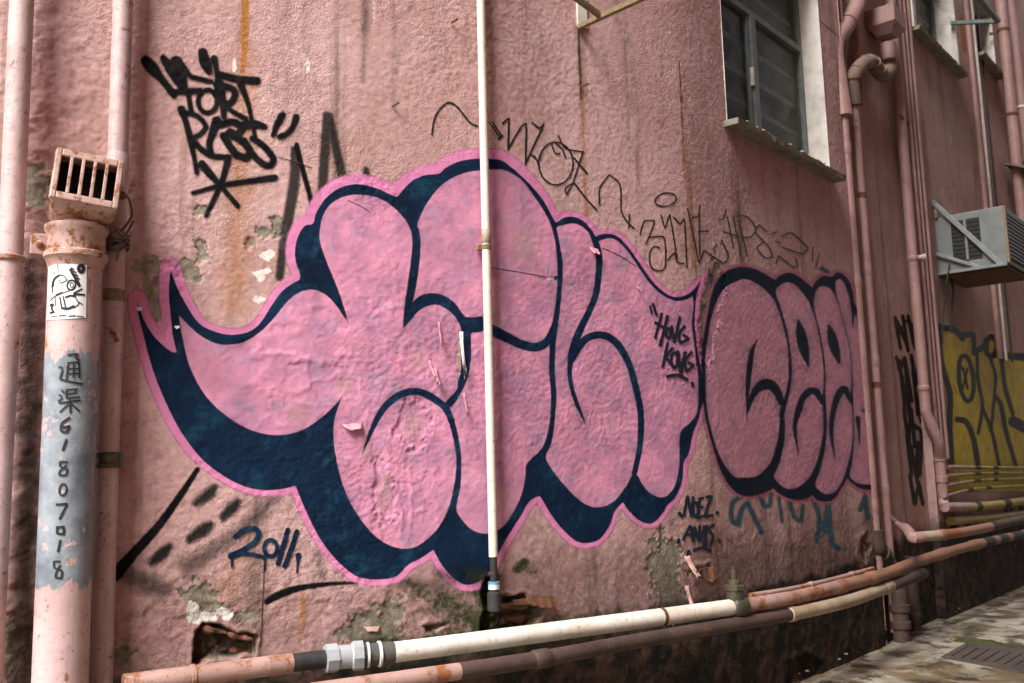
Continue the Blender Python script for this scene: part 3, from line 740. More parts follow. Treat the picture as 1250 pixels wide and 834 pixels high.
G4 = [(1019, 351), (1020, 343), (1024, 341), (1029, 345), (1034, 358), (1038, 373), (1041, 400), (1043, 385), (1047, 388), (1053, 398), (1058, 420), (1064, 500), (1068, 588), (1053, 591), (1043, 588), (1037, 581), (1040, 562), (1042, 537), (1042, 508), (1041, 479), (1041, 470), (1039, 435), (1033, 406), (1027, 383), (1021, 364)]
N2 = [[(924, 414, 1), (917, 430, 6), (914, 452, 7), (912, 479, 5), (911, 513, 1)],
      [(911.5, 505, 2), (916, 488, 7), (922, 477, 9), (931, 470, 13), (940, 470, 13), (948, 478, 11), (954, 492, 8)],
      [(974, 556, 1), (970, 522, 5), (974, 503, 8), (979, 487, 8), (988, 478, 9), (996, 479, 9), (1004, 492, 6)],
      [(1019, 560, 1), (1014.5, 528, 5), (1017, 502, 7), (1021, 487, 8), (1027, 477, 9), (1032, 476, 8), (1038, 490, 5)],
      [(974, 391, 2), (977, 407, 12), (981, 427, 12), (986, 446, 3)], [(1011, 398, 3), (1015, 412, 12), (1019, 427, 12), (1024, 442, 4)],
      [(1055, 502, 4), (1062, 492, 9), (1066, 489, 9)], [(1047, 511, 6), (1048, 524, 4), (1049, 543, 1)]]
BX2 = (850, 310, 1085, 630)
dF2 = A.field(*BX2, lambda x, y: np.maximum(np.minimum.reduce([sd_poly(x, y, q) for q in (G1, G2, G3, G4)]), -sd_strokes(x, y, N2)))
dS2 = A.field(*BX2, lambda x, y: sd_poly(x, y, S2))
piece2 = A.decal('graffiti_piece', np.maximum(dS2 - 4.0, -(dS2 + 4)), 'halo2', building, 0.0005, 3, {'peel': 0 * S})
tag(piece2, 'narrow graffiti of tall oval pink letters with dark outline by the pipes')
A.decal('outline', np.maximum(dS2, -(dF2 + 4)), 'navy2', piece2, 0.0013, 3)
A.decal('fill', dF2, 'fill2', piece2, 0.0019, 3, {'peel': 0 * S, 'tan': 0 * S})
# ---- sprayed tags
def spray(label, mat, strokes, name='spray_tag', off=0.0024, soft=3.0, parent=None):
    a = np.array([p for st in strokes for p in st]); m = a[:, 2].max() + 25
    d = A.field(a[:, 0].min() - m, a[:, 1].min() - m, a[:, 0].max() + m, a[:, 1].max() + m, lambda x, y: sd_strokes(x, y, strokes, 4))
    o = A.decal(name, d, mat, parent or building, off, soft)
    if label: tag(o, label)
    return o
FORT = [[(178, 75, 13), (186, 84, 15), (197, 97, 9), (212, 116, 9)], [(199, 71, 8), (207, 83, 12), (217, 99, 11), (224, 110, 7)], [(215, 76, 15), (221, 92, 12), (225, 107, 7)], W(6, (222, 80, 8), (232, 93), (245, 97), (258, 100)),
        W(8, (210, 113), (228, 112), (245, 111)), W(6, (229, 113), (233, 136)), ell(253, 124, 11.5, 14, 6), [(247, 64, 11), (250, 76, 14), (255, 88, 8)], [(261, 72, 9), (264, 86, 6), (266, 102, 8)], [(267, 104, 14), (271, 122, 9), (273, 143, 7)],
        W(8, (274, 105), (285, 110), (286, 118), (281, 126), (274, 127)), W(6, (276, 131), (288, 139), (300, 145)), W(9, (270, 92), (290, 97), (313, 99, 10)), [(293, 102, 9), (302, 125, 6), (307, 147, 5), (311, 167, 5)],
        [(221, 134, 10), (226, 148, 7), (231, 167, 8), (236, 190, 6), (240, 211, 6)], W(6, (223, 137), (242, 143), (251, 155), (243, 165), (233, 169)), W(7, (235, 172), (247, 184), (259, 191), (279, 192)),
        [(264, 148, 12), (260, 160, 10), (255, 176, 8), (257, 188, 8)], W(9, (268, 153), (284, 149), (296, 156), (290, 166), (280, 160, 7)), W(9, (272, 166), (281, 180), (288, 190)), W(9, (279, 163), (296, 173), (305, 185), (300, 193), (290, 190)),
        [(294, 154, 11), (310, 152, 11), (323, 155, 7)], W(8, (308, 169), (322, 179), (333, 193), (331, 201), (324, 202), (312, 193), (303, 181), (298, 172)), [(344, 141, 9), (338, 152, 8), (333, 165, 6)], W(7, (361, 143, 8), (357, 155), (349, 164), (341, 167))]
STAR = [[(246, 201, 10), (256, 213, 9), (268, 226, 6), (290, 252, 6)], [(278, 195, 8), (270, 222, 7), (260, 245, 6), (251, 264, 5)], [(235, 236, 5), (268, 227, 6), (300, 222, 7), (335, 217, 8)]]
spray('black sprayed lettering reading FORT RESS with a star beneath', 'black', FORT + STAR)
spray('tall pointed black sprayed strokes rising beside the graffiti piece', 'black', [W(6, (362, 177), (368, 202), (378, 238), (382, 256))], off=0.0003)
M['greyw'] = M['grey']
spray('thin grey sprayed zigzag partly hidden under the pink halo', 'grey', [[(359, 182, 8), (360, 215, 13), (353, 260, 13), (346, 300, 11), (341, 338, 10)], [(399, 141, 10), (397, 180, 12), (393, 235, 11)], [(402, 143, 10), (410, 180, 10), (420, 225, 11)], [(447, 208, 8), (448, 222, 9)]], off=0.00025, soft=7)
spray('thick black sprayed line fading toward the drainpipes', 'black', [[(241, 573, 6), (220, 605, 8), (195, 640, 10), (165, 674, 12), (140, 702, 15)]], off=0.0003)
spray('black flick of spray with a faded end under the year', 'black', [[(326, 734, 8), (345, 724, 9), (370, 717, 7), (400, 713, 5), (435, 711, 3)]], off=0.0003)
for q in [[(262, 595, 8), (254, 604, 13), (240, 614, 9)], [(290, 613, 9), (283, 621, 14), (272, 632, 9)], [(256, 641, 9), (248, 647, 15), (232, 658, 10)], [(206, 668, 9), (198, 676, 14), (186, 686, 10)]]:
    spray(None, 'softblack', [q], 'spray_dot', off=0.0004, soft=8)
for q in [[(335, 608, 12), (285, 655, 16), (230, 692, 22)], [(389, 675, 4), (392, 702, 6)], [(490, 712, 6), (540, 716, 8)], [(150, 700, 20), (200, 720, 20)]]:
    spray(None, 'smoke', [q], 'overspray', off=0.0002, soft=13)
spray('navy painted year 2011', 'navy', [W(6, (287, 655), (298, 647), (310, 645), (316, 650), (312, 660), (297, 671), (281, 678)), W(5, (281, 679, 7), (298, 676), (313, 678), (321, 680, 4)), ell(330, 669, 8, 10, 5), W(6, (351, 647), (345, 668), (339, 688)), W(6, (362, 649), (355, 670), (347, 691)), [(364, 678, 7), (363, 688, 3), (362, 699, 2.5)], W(3, (283, 683), (283, 692)), W(2.5, (323, 682), (323, 696))], off=0.0028)
spray('teal blue sprayed letters half covered by the tall oval letters', 'teal', [W(6, (903, 606), (893, 616), (893, 635), (901, 640), (905, 622), (912, 614), (929, 650)), W(5, (927, 605), (933, 618), (940, 616), (942, 603)), W(4, (951, 608), (955, 637)), W(5, (963, 610), (970, 631), (978, 636), (980, 618)), W(5, (993, 610), (1000, 633), (997, 661)), W(6, (1000, 633), (1007, 648), (1011, 614), (1015, 661), (1023, 670))], off=0.0003, soft=4)
for q in [W(4, (853, 377), (862, 374)), W(5, (870, 337), (870, 348)), W(5, (1003, 328), (1010, 332)), W(6, (1050, 622), (1056, 607), (1059, 632))]:
    spray(None, 'teal', [q], 'paint_mark', off=0.0003, soft=4)
M['mossfilm'] = paint_material('green_algae_film', (0.012, 0.016, 0.006), (0.02, 0.022, 0.008), 13.0, 0, None, 0.6, 0.9, fade=0.85)
for q in [[(562, 700, 8), (585, 704, 16), (600, 708, 14)], [(536, 700, 2), (552, 706, 6)]]: spray(None, 'mossfilm', [q], 'algae_stain', off=0.0030, soft=14)
# ---- thin marker tags
THIN = [W(2.3, (527, 165), (529, 150), (534, 137), (546, 126), (556, 129), (568, 143), (575, 151), (583, 154)), W(2, (597, 149), (610, 168)), W(2, (601, 149), (612, 166)), W(3, (613, 166), (608, 170)), W(2.3, (613, 151), (621, 144), (620, 183), (635, 156), (642, 151), (641, 201)),
        W(2.3, (649, 150), (658, 157), (664, 151), (646, 189), (641, 200)), W(2, (646, 188), (653, 193), (657, 202)), ell(678, 200, 21, 26, 2.1), W(2, (673, 177), (677, 187), (683, 188)), W(2, (677, 174), (686, 183), (690, 193)), W(2, (681, 166), (690, 181), (711, 186)),
        W(2, (711, 185), (699, 223), (691, 238), (689, 231), (700, 224), (713, 240), (728, 257)), W(2.3, (700, 193), (716, 212)), W(1.9, (731, 250), (732, 229), (743, 214), (756, 226), (758, 258), (766, 272), (774, 279)), W(1.9, (768, 262), (767, 279))]
tag(A.ribbon('marker_tag', THIN, 'ink', building), 'thin black marker scrawl with a large circle above the pink lobe')
LOVE = [ell(812, 244, 13, 8, 2, -12), W(1.9, (781, 286), (786, 270), (799, 270), (792, 289), (788, 298)), W(1.9, (792, 290), (809, 289), (812, 303), (811, 327), (804, 331), (794, 325), (793, 308), (799, 301), (805, 303)), W(1.9, (806, 262), (811, 279), (817, 262), (826, 315)), W(1.9, (821, 265), (830, 274), (835, 267), (838, 327)), W(1.9, (814, 318), (823, 308), (826, 320), (835, 322)),
        W(2, (839, 255), (853, 322), (859, 306), (871, 314), (883, 322), (889, 313), (881, 294)), W(2, (845, 266), (852, 264), (854, 250)), W(1.9, (853, 262), (854, 313)), W(2, (852, 283), (865, 282)), W(1.8, (877, 268), (883, 267), (886, 256)), W(1.8, (888, 265), (895, 303)), W(1.8, (895, 265), (904, 312)), W(1.8, (883, 283), (902, 289)), W(1.8, (902, 270), (912, 313)), W(1.8, (898, 264), (912, 265), (923, 279), (917, 289), (905, 290)),
        W(1.7, (936, 283), (926, 274), (922, 284), (938, 301), (943, 313), (934, 315), (924, 303), (931, 296)), W(1.7, (941, 286), (948, 283)), W(1.7, (946, 295), (952, 296)), W(1.8, (954, 289), (967, 285), (986, 303), (979, 310), (955, 302)), W(1.8, (947, 322), (950, 312), (967, 325), (974, 325), (971, 315)), W(1.5, (992, 301), (991, 319)), W(1.5, (1000, 309), (995, 327))]
tag(A.ribbon('marker_tag', LOVE, 'ink_brown', building), 'thin brown marker lettering above the tall oval letters')
HK = [W(2.2, (793, 374), (795, 383)), W(3, (796, 371), (801, 385)), W(3, (807, 383), (799, 413)), W(3.4, (814, 386), (805, 422)), W(3, (799, 394), (809, 400)), ell(815, 407, 3, 6, 3), W(3, (819, 399), (822, 419), (829, 387)), W(3, (835, 398), (828, 408), (829, 419), (840, 414), (833, 409)), W(3, (814, 419), (808, 448)), W(3, (820, 425), (812, 436), (823, 450)), ell(822, 440, 4, 9, 3), W(3.4, (826, 429), (830, 456), (835, 430)), W(3, (843, 430), (835, 441), (837, 454), (846, 446), (839, 443)), W(3.4, (813, 460), (826, 458), (838, 464)), W(3, (844, 467), (845, 472))]
tag(A.ribbon('marker_tag', [[(x, y, q * 1.2) for x, y, q in st] for st in HK], 'ink_navy', building, 0.0042), 'dark lettering reading HONG KONG on the pink fill')
NO = [W(3, (828, 626), (832, 631)), W(2.6, (834, 630), (838, 605), (843, 631), (845, 607)), ell(848, 622, 3, 9, 2.6), W(2.6, (853, 609), (851, 633)), W(2.4, (853, 609), (858, 608)), W(2.4, (852, 620), (857, 619)), W(2.4, (851, 633), (857, 630)), W(3, (861, 607), (867, 606), (859, 631), (869, 629)), W(3, (874, 625), (875, 627)), W(2.6, (828, 658), (827, 663)), W(2.6, (833, 659), (842, 641), (845, 661)), W(2.2, (838, 653), (845, 652)), W(2.6, (846, 661), (847, 643), (852, 661), (853, 642)), W(2.6, (854, 661), (859, 641), (861, 666)), W(2.6, (862, 642), (858, 668)), W(2.8, (870, 641), (864, 646), (869, 655), (866, 666)), W(3, (846, 672), (857, 669), (867, 673)), W(2.6, (877, 659), (878, 662)), W(3, (840, 672), (839, 678))]
tag(A.ribbon('marker_tag', [[(x, y, q * 1.35) for x, y, q in st] for st in NO], 'ink_navy', building, 0.0028), 'dark lettering reading NOEZ ANAIS above the rusty bracket')
# hairline cracks
for q in [W(1.2, (322, 690), (321, 720), (319, 760), (318, 790)), W(0.9, (425, 245), (440, 252), (452, 260)), W(1.0, (735, 303), (755, 312), (776, 325)), W(1.0, (600, 327), (630, 332), (665, 338)), W(1, (380, 205), (360, 198), (340, 192))]: A.ribbon('hairline_crack', [q], 'ink_brown', building)
# curled flakes of paint
def flake(px, py, wpx, hpx, curl=0.6, rot=0.0, mat='flake'):
    s, z = px_sz(np.array(float(px)), np.array(float(py))); s, z = float(s), float(z)
    t, n = frame(s); k = np.linalg.norm(wpt(s, 0, z) - np.array([0, 0, CAMZ])) / FPX
    Wm, Hm = wpx * k * .8, hpx * k * .8
    h0 = float(A.height(np.array(s), np.array(z)))
    u = t * math.cos(R_(rot)) + Z3 * math.sin(R_(rot)); v = -t * math.sin(R_(rot)) + Z3 * math.cos(R_(rot))
    V = []; F = []; nu, nv = 7, 5; rg = random.Random(int(px * 7 + py))
    e = [0.75 + 0.5 * rg.random() for _ in range(nu)]
    for i in range(nu):
        for j in range(nv):
            a = i / (nu - 1) - 0.5; b = j / (nv - 1)
            bend = curl * (1 - b) ** 1.6 * Hm * (0.8 + 0.6 * abs(a))
            V.append(wpt(s, 0, z) + u * a * Wm * (0.6 + 0.4 * b) + v * (b - 1) * Hm * e[i] + n * (h0 + 0.002 + bend))
    for i in range(nu - 1):
        for j in range(nv - 1):
            q = i * nv + j; F.append((q, q + nv, q + nv + 1, q + 1))
    o = mesh_obj('paint_flake', V, F, mat, building, True)
    md = o.modifiers.new('thick', 'SOLIDIFY'); md.thickness = 0.0012
    return o
for f in [(430, 517, 34, 10, 0.9, 4), (725, 303, 17, 10, 0.8, -8), (563, 405, 6, 60, 0.2, 0, 'sticker'), (566, 480, 3, 36, 0.3, 2), (535, 393, 3, 34, 0.4), (524, 440, 4, 26, 0.5, 10), (531, 450, 6, 24, 0.7, -6), (838, 678, 12, 30, 0.6, 6, 'flake_wall'), (838, 715, 8, 34, 0.35, 0, 'flake_wall'), (455, 765, 26, 7, 0.4, -4, 'flake_wall'), (216, 398, 8, 4, 0.7, 10, 'sticker'), (170, 375, 8, 5, 0.6, 10, 'sticker'), (812, 745, 10, 22, 0.4, 25, 'flake_wall'), (778, 350, 4, 4, .9)]:
    flake(*f)
# things stuck in the holes
def broken_brick(x0, y0, x1, y1, hpx, off, mat, seed, depth=.03):
    """a rough-edged chunk between two pixels, set into the wall"""
    rg = random.Random(seed); a, b = px_pt(np.array(float(x0)), np.array(float(y0)), off), px_pt(np.array(float(x1)), np.array(float(y1)), off)
    tt, nn_ = frame(float(px_sz(x0, y0)[0])); k = np.linalg.norm(a - np.array([0, 0, CAMZ])) / FPX; V = []; n = 14; m8 = 8
    w1, w2, w3_ = (rg.random() * 6 for _ in range(3))
    for i in range(n + 1):
        u = i / n; p = a + (b - a) * u
        h = hpx * k * (.85 + .25 * math.sin(5 * u + w1) + .12 * math.sin(13 * u + w2)) * (0.55 if i in (0, n) else 1) / 2
        for q in range(m8):
            an = 2 * math.pi * (q + .5) / m8; sq = 1 / max(abs(math.cos(an)), abs(math.sin(an)))
            jj = 1 + .12 * (rg.random() - .5)
            V.append(p + (nn_ * math.cos(an) * depth * .5 * min(sq, 1.25) + Z3 * math.sin(an) * h * min(sq, 1.25)) * jj + nn_ * .006 * math.sin(9 * u + w3_))
    F = [(i * m8 + j, i * m8 + (j + 1) % m8, (i + 1) * m8 + (j + 1) % m8, (i + 1) * m8 + j) for i in range(n) for j in range(m8)] + [tuple(range(m8))[::-1], tuple(n * m8 + j for j in range(m8))]
    return mesh_obj('brick_fragment', V, F, mat, building, False)
broken_brick(246, 767, 276, 772, 8, -.014, 'rustmetal', 1); broken_brick(277, 774, 308, 780, 7, -.012, 'brick', 2); broken_brick(262, 792, 300, 794, 12, -.05, 'brick', 4)
broken_brick(604, 740, 642, 738, 10, -.02, 'rustmetal', 5); broken_brick(612, 756, 648, 752, 11, -.06, 'brick', 6)

# ---- window of the main building
def window(parent, s0, s1, z0, z1, rec, mat_rev='white', transom=None, mull=0.36, sill_over=(0.03, 0.04), label=None):
    sm = (s0 + s1) / 2; t, n = frame(sm)
    P = lambda s, o, z: wpt(sm, 0, z) + t * (s - sm) + n * o
    fw = 0.028
    fr = MB()
    def bar(sa, za, sb, zb, wd=fw, dp=0.02, o=-rec):
        a, b = P(sa, o, za), P(sb, o, zb)
        d = (b - a) / np.linalg.norm(b - a); q = np.cross(d, n)
        fr.bar(a, b, q * wd / 2, n * dp)
    for (a, b, c, d) in ((s0 + .014, z0, s0 + .014, z1), (s1 - .014, z0, s1 - .014, z1)): bar(a, b, c, d)
    bar(s0 + .028, z0 + .014, s1 - .028, z0 + .014, dp=0.019); bar(s0 + .028, z1 - .014, s1 - .028, z1 - .014, dp=0.019)
    win = fr.obj('window', 'alu', parent, False, 0.002)
    if label: tag(win, label)
    zt = transom if transom else z1
    smu = s0 + (s1 - s0) * mull
    if transom:
        m = MB(); a, b = P(s0 + .028, -rec, zt), P(s1 - .028, -rec, zt); m.bar(a, b, Z3 * .018, n * .022); m.obj('transom', 'alu', win, False, 0.002)
    m = MB(); m.bar(P(smu, -rec + .006, z0 + .028), P(smu, -rec + .006, zt - .018), t * .026, n * .022); m.obj('mullion', 'alu', win, False, 0.002)
    m = MB(); m.bar(P(smu + .045, -rec, z0 + .028), P(smu + .045, -rec, zt - .018), t * .014, n * .012); m.bar(P(smu - .036, -rec + .002, z0 + .028), P(smu - .036, -rec + .002, zt - .018), t * .009, n * .012); m.obj('sash_stile', 'alu', win, False, 0.001)
    for a, b, c, d in ((s0 + .028, smu - .026, z0 + .028, zt - .018), (smu + .026, s1 - .028, z0 + .028, zt - .018), (s0 + .028, s1 - .028, zt + .018, z1 - .028)):
        if d - c < 0.05: continue
        m = MB(); m.box(P((a + b) / 2, -rec - .004, (c + d) / 2), t * (b - a) / 2, n * .002, Z3 * (d - c) / 2); m.obj('pane', 'glass', win)
    # security bars and the dark room behind
    k = 0
    zz = z0 + 0.12
    while zz < z1:
        m = MB(); m.bar(P(s0 + .02, -rec - .035, zz), P(s1 - .02, -rec - .035, zz), n * .004, Z3 * .014); m.obj('grille_bar', 'steel', win); zz += 0.165
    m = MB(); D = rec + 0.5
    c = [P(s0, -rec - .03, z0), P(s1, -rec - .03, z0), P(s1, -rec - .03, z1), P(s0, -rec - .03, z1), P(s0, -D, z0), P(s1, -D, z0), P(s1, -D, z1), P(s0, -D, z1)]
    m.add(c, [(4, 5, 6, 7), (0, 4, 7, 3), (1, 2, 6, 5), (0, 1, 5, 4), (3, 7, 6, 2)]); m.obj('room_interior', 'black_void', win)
    m = MB(); m.box(P(smu - .036, -rec + .02, z0 + 0.42), t * .008, n * .012, Z3 * .05); m.obj('handle', 'white', win, False, .002)
    # reveals
    m = MB(); m.add([P(s1, 0.003, z0), P(s1, -rec - .03, z0), P(s1, -rec - .03, z1), P(s1, 0.003, z1)], [(0, 1, 2, 3)])
    m.add([P(s0, 0.003, z0), P(s0, -rec - .03, z0), P(s0, -rec - .03, z1), P(s0, 0.003, z1)], [(0, 1, 2, 3)])
    m.add([P(s0, 0.003, z1), P(s1, 0.003, z1), P(s1, -rec - .03, z1), P(s0, -rec - .03, z1)], [(0, 1, 2, 3)])
    m.obj('reveal', mat_rev, win)
    # sill, irregular slab
    m = MB(); nn = 40; V = []; F = []
    for i in range(nn + 1):
        s = s0 - sill_over[0] + (s1 - s0 + sum(sill_over)) * i / nn; j = lambda q: (random.random() - .5) * q
        V += [P(s, .075 + j(.010), z0 + .004 + j(.006)), P(s, .070 + j(.010), z0 - .022 + j(.008)), P(s, -rec - .02, z0 - .024), P(s, -rec - .02, z0 + .01)]
    for i in range(nn):
        b = i * 4
        for k in range(4): F.append((b + k, b + (k + 1) % 4, b + 4 + (k + 1) % 4, b + 4 + k))
    F += [(0, 1, 2, 3), (nn * 4 + 3, nn * 4 + 2, nn * 4 + 1, nn * 4)]
    m.add(V, F); sill = m.obj('sill', 'concrete', win)
    return win, P, sill
win, Pw, sill = window(building, SW0, SW1, ZW0, ZW1, 0.13, transom=ZW0 + 0.78, mull=0.47, label='aluminium window with white reveal and crumbling concrete sill')
m = MB()
for i in range(46):
    m.blob(Pw(SW0 + random.random() * (SW1 - SW0) * .9, 0.03 + random.random() * 0.04, ZW0 + 0.008), .006 + .009 * random.random(), .006 + .006 * random.random(), .004 + .005 * random.random(), i, 6, 4)
tag(m.obj('rubble', 'debris', sill), kind='stuff')

# ------------------------------------------------------------------ recess with the drain stacks, and the next building
SB0 = float(px_sz(1133, 500)[0])
neigh = empty('neighbouring_building', 'far pink building with a yellow graffiti and dark mouldy foot', 'building')
REC = 0.05
Nn = Wall(SA1 - 0.02, SB0, 0, 3.9, 0.009, 0.009, -REC)
Bw = Wall(SB0, SB0 + 5.0, 0, 5.0, 0.014, 0.012, 0.0)
for q, sd_ in ((Nn, 200), (Bw, 300)):
    f1 = fbm(q.S * 3, q.Z * 3, sd_, 4); f2 = fbm(q.S * 22, q.Z * 22, sd_ + 10, 3); fz = fbm(q.S * 7, q.Z * 7, sd_ + 20, 5)
    q.H += 0.008 * (f1 - .5) + 0.004 * (f2 - .5)
    q.fz = fz
    q.at['grime_shade'] = np.clip(1.05 * sstep(0.70, 0.45, q.Z + 0.2 * (fz - .5)), 0, 1)
# the recess is bounded by a square pier: left part stands a little forward
Nn.H += 0.022 * sstep(1092, 1089, Nn.PX + 0.085 * (500 - Nn.PY)) * sstep(3.9, 3.8, Nn.Z)
def bstreak(q, att, pts, amp, soft):
    d = sd_strokes(q.PX, q.PY, [pts], 3)
    q.at[att] = np.maximum(q.at[att], amp * sstep(soft, -soft * 0.6, d + soft * 0.8 * (q.fz - 0.5)))
bstreak(Bw, 'rust', [(1178, 375, 8), (1182, 400, 10), (1185, 440, 4)], 0.6, 10)
bstreak(Bw, 'rust', [(1160, 262, 8), (1160, 300, 8)], 0.4, 12)
bstreak(Bw, 'dark', [(1125, 150, 5), (1130, 240, 8), (1135, 350, 8)], 0.4, 8)
bstreak(Bw, 'dark', [(1165, 130, 5), (1175, 250, 8)], 0.3, 10)
bstreak(Bw, 'dark', [(1150, 350, 18), (1165, 400, 12)], 0.5, 16)
bstreak(Bw, 'rust', [(1172, 20, 3), (1178, 60, 5)], 0.9, 4)
bstreak(Bw, 'rust', [(1215, 95, 10), (1232, 170, 10), (1240, 200, 10)], 0.7, 10)
bstreak(Bw, 'dark', [(1235, 0, 6), (1250, 90, 10)], 0.4, 12)
bstreak(Nn, 'rust', [(1118, 612, 8), (1122, 645, 10)], 0.6, 12)
# windows cut in the next building
def cut(q, s0, s1, z0, z1):
    i0, i1 = int(np.argmin(abs(q.s - s0))), int(np.argmin(abs(q.s - s1))); j0, j1 = int(np.argmin(abs(q.z - z0))), int(np.argmin(abs(q.z - z1)))
    q.keep[i0:i1, j0:j1] = False
    return q.s[i0], q.s[i1], q.z[j0], q.z[j1]
sb2, zb2 = px_sz(1112, 37); sb3, _ = px_sz(1172, 110)
w2 = cut(Bw, max(float(sb2), SB0 + 0.05), float(sb3) - 0.06, float(zb2), float(zb2) + 1.1)
sb4, zb4 = px_sz(1190, 65); sb5, zb5 = px_sz(1216, 95)
w3 = cut(Bw, float(sb4), float(sb5) + 0.02, (float(zb4) + float(zb5)) / 2, (float(zb4) + float(zb5)) / 2 + 1.2)
sg1 = float(px_sz(1046, 90, -REC)[0]); zg0 = float(px_sz(1030, 118, -REC)[1])
Nn.keep[:int(np.argmin(abs(Nn.s - sg1))), int(np.argmin(abs(Nn.z - zg0))):] = False
gq = MB(); e_ = .004; sg1 = float(Nn.s[int(np.argmin(abs(Nn.s - sg1)))]); zg0 = float(Nn.z[int(np.argmin(abs(Nn.z - zg0)))])
gq.add([wpt(SA1 - .15, -.7, zg0 - .1), wpt(sg1 + .1, -.7, zg0 - .1), wpt(sg1 + .1, -.7, 9), wpt(SA1 - .15, -.7, 9)], [(0, 1, 2, 3)])
gq.add([wpt(sg1 + .004, -REC + .02, zg0 - .02), wpt(sg1 + .004, -.72, zg0 - .02), wpt(sg1 + .004, -.72, 9), wpt(sg1 + .004, -REC + .02, 9)], [(0, 1, 2, 3)])
gq.add([wpt(SA1 - .15, -REC + .02, zg0 - .006), wpt(sg1 + .02, -REC + .02, zg0 - .006), wpt(sg1 + .02, -.72, zg0 - .006), wpt(SA1 - .15, -.72, zg0 - .006)], [(0, 1, 2, 3)])
gq.obj('light_well', 'wall_far', neigh)
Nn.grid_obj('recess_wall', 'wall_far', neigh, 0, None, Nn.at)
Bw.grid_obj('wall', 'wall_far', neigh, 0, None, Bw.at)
zs_ = np.concatenate([np.linspace(0, 1, 30), np.linspace(1.1, 9, 12)])
mesh_obj('return_wall', [wpt(SB0, o, z) for z in zs_ for o in (.006, -REC - .05)], [(i * 2, i * 2 + 1, i * 2 + 3, i * 2 + 2) for i in range(len(zs_) - 1)], 'wall_far', neigh, False, {'grime_shade': np.repeat(sstep(.75, .45, zs_), 2), 'dark': np.repeat(0.25 + 0 * zs_, 2)})
m = MB()
wall_quad(m, SB0, SB0 + 5, 5.0, 9, 0, 4); wall_quad(m, SB0 + 5, SB0 + 9, 0, 9, 0, 4); wall_quad(m, sg1, SB0, 3.9, 9, -REC, 2)
m.obj('upper_wall', 'wall_far', neigh)
win2, P2, _ = window(neigh, w2[0], w2[1], w2[2], w2[3], 0.14, 'white', None, 0.5, (0.05, 0.05), 'open window with pale concrete surround high above the air conditioner')
# top-hung sash swung open
zo = w2[2] + 0.42
m = MB(); a, b = P2(w2[0] + .03, -.03, zo), P2(w2[1] - .03, -.03, zo)
for (pa, pb) in ((P2(w2[0] + .03, 0, zo), P2(w2[0] + .03, .34, zo - .10)), (P2(w2[1] - .03, 0, zo), P2(w2[1] - .03, .34, zo - .10)), (P2(w2[0] + .03, .34, zo - .10), P2(w2[1] - .03, .34, zo - .10))):
    d = pb - pa; d = d / np.linalg.norm(d); q = np.cross(d, Z3); m.bar(pa, pb, q * .018, Z3 * .014)
sash = m.obj('open_sash', 'alu', win2)
m = MB(); m.add([P2(w2[0] + .045, .015, zo), P2(w2[1] - .045, .015, zo), P2(w2[1] - .045, .325, zo - .096), P2(w2[0] + .045, .325, zo - .096)], [(0, 1, 2, 3)]); m.obj('pane', 'glass', sash)
win3, P3, _ = window(neigh, w3[0], w3[1], w3[2], w3[3], 0.12, 'white', None, 0.5, (0.02, 0.02), 'narrow pale window beside the rusty stack')
# concrete surround of window two
m = MB(); m.box(P2(w2[0] - .03, .01, (w2[2] + w2[3]) / 2), frame(w2[0])[0] * .028, frame(w2[0])[1] * .03, Z3 * (w2[3] - w2[2]) / 2); m.obj('surround', 'white', win2, False, .004); m = MB()
m.box(P2(w2[1] + .02, .006, (w2[2] + w2[3]) / 2), frame(w2[0])[0] * .018, frame(w2[0])[1] * .02, Z3 * (w2[3] - w2[2]) / 2); m.obj('surround', 'white', win2, False, .004)
# yellow graffiti
YF = [(1147, 400), (1165, 402), (1174, 412), (1187, 409), (1189, 429), (1199, 423), (1204, 408), (1212, 405), (1217, 412), (1220, 434), (1231, 430), (1250, 437), (1290, 445), (1290, 600), (1156, 600), (1162, 518), (1156, 478), (1150, 437)]
YN = [W(5, (1145, 397, 4), (1149, 443), (1159, 480), (1159, 518), (1162, 566)), W(5, (1148, 400), (1165, 403), (1175, 414)), W(5, (1173, 410, 6), (1187, 409), (1189, 432, 4)), ell(1210, 423, 7, 12, 5), W(5, (1192, 429), (1202, 422)), W(3, (1192, 429), (1194, 466), (1199, 495), (1194, 529)), ell(1179, 462, 9, 28, 4, -6), W(2, (1176, 450), (1181, 475)), W(2, (1181, 450), (1175, 474)), W(2.5, (1173, 448), (1176, 452)), W(5, (1168, 512), (1179, 515), (1188, 535), (1194, 570)), W(3, (1199, 498), (1211, 529), (1220, 570)), W(4, (1214, 483), (1222, 495), (1227, 524), (1240, 570)), W(7, (1222, 434, 5), (1250, 436)), W(3, (1208, 436), (1215, 462), (1209, 525)), W(4, (1222, 436), (1226, 470), (1236, 505)), W(10, (1237, 515), (1250, 522), (1265, 528))]
dY = Bw.field(1120, 370, 1300, 620, lambda x, y: np.maximum(sd_poly(x, y, YF, 3), -(sd_strokes(x, y, YN) + 0.6)))
yg = Bw.decal('graffiti_piece', dY, 'yellow', neigh, 0.001, 2, {'peel': 0 * Bw.S}); tag(yg, 'mustard yellow graffiti with black outlines on the far wall')
YN = [[(x, y, q * 1.3) for x, y, q in st] for st in YN]
dYN = Bw.field(1120, 370, 1300, 620, lambda x, y: sd_strokes(x, y, YN))
Bw.decal('outline', dYN, 'blackfar', yg, 0.002, 2)
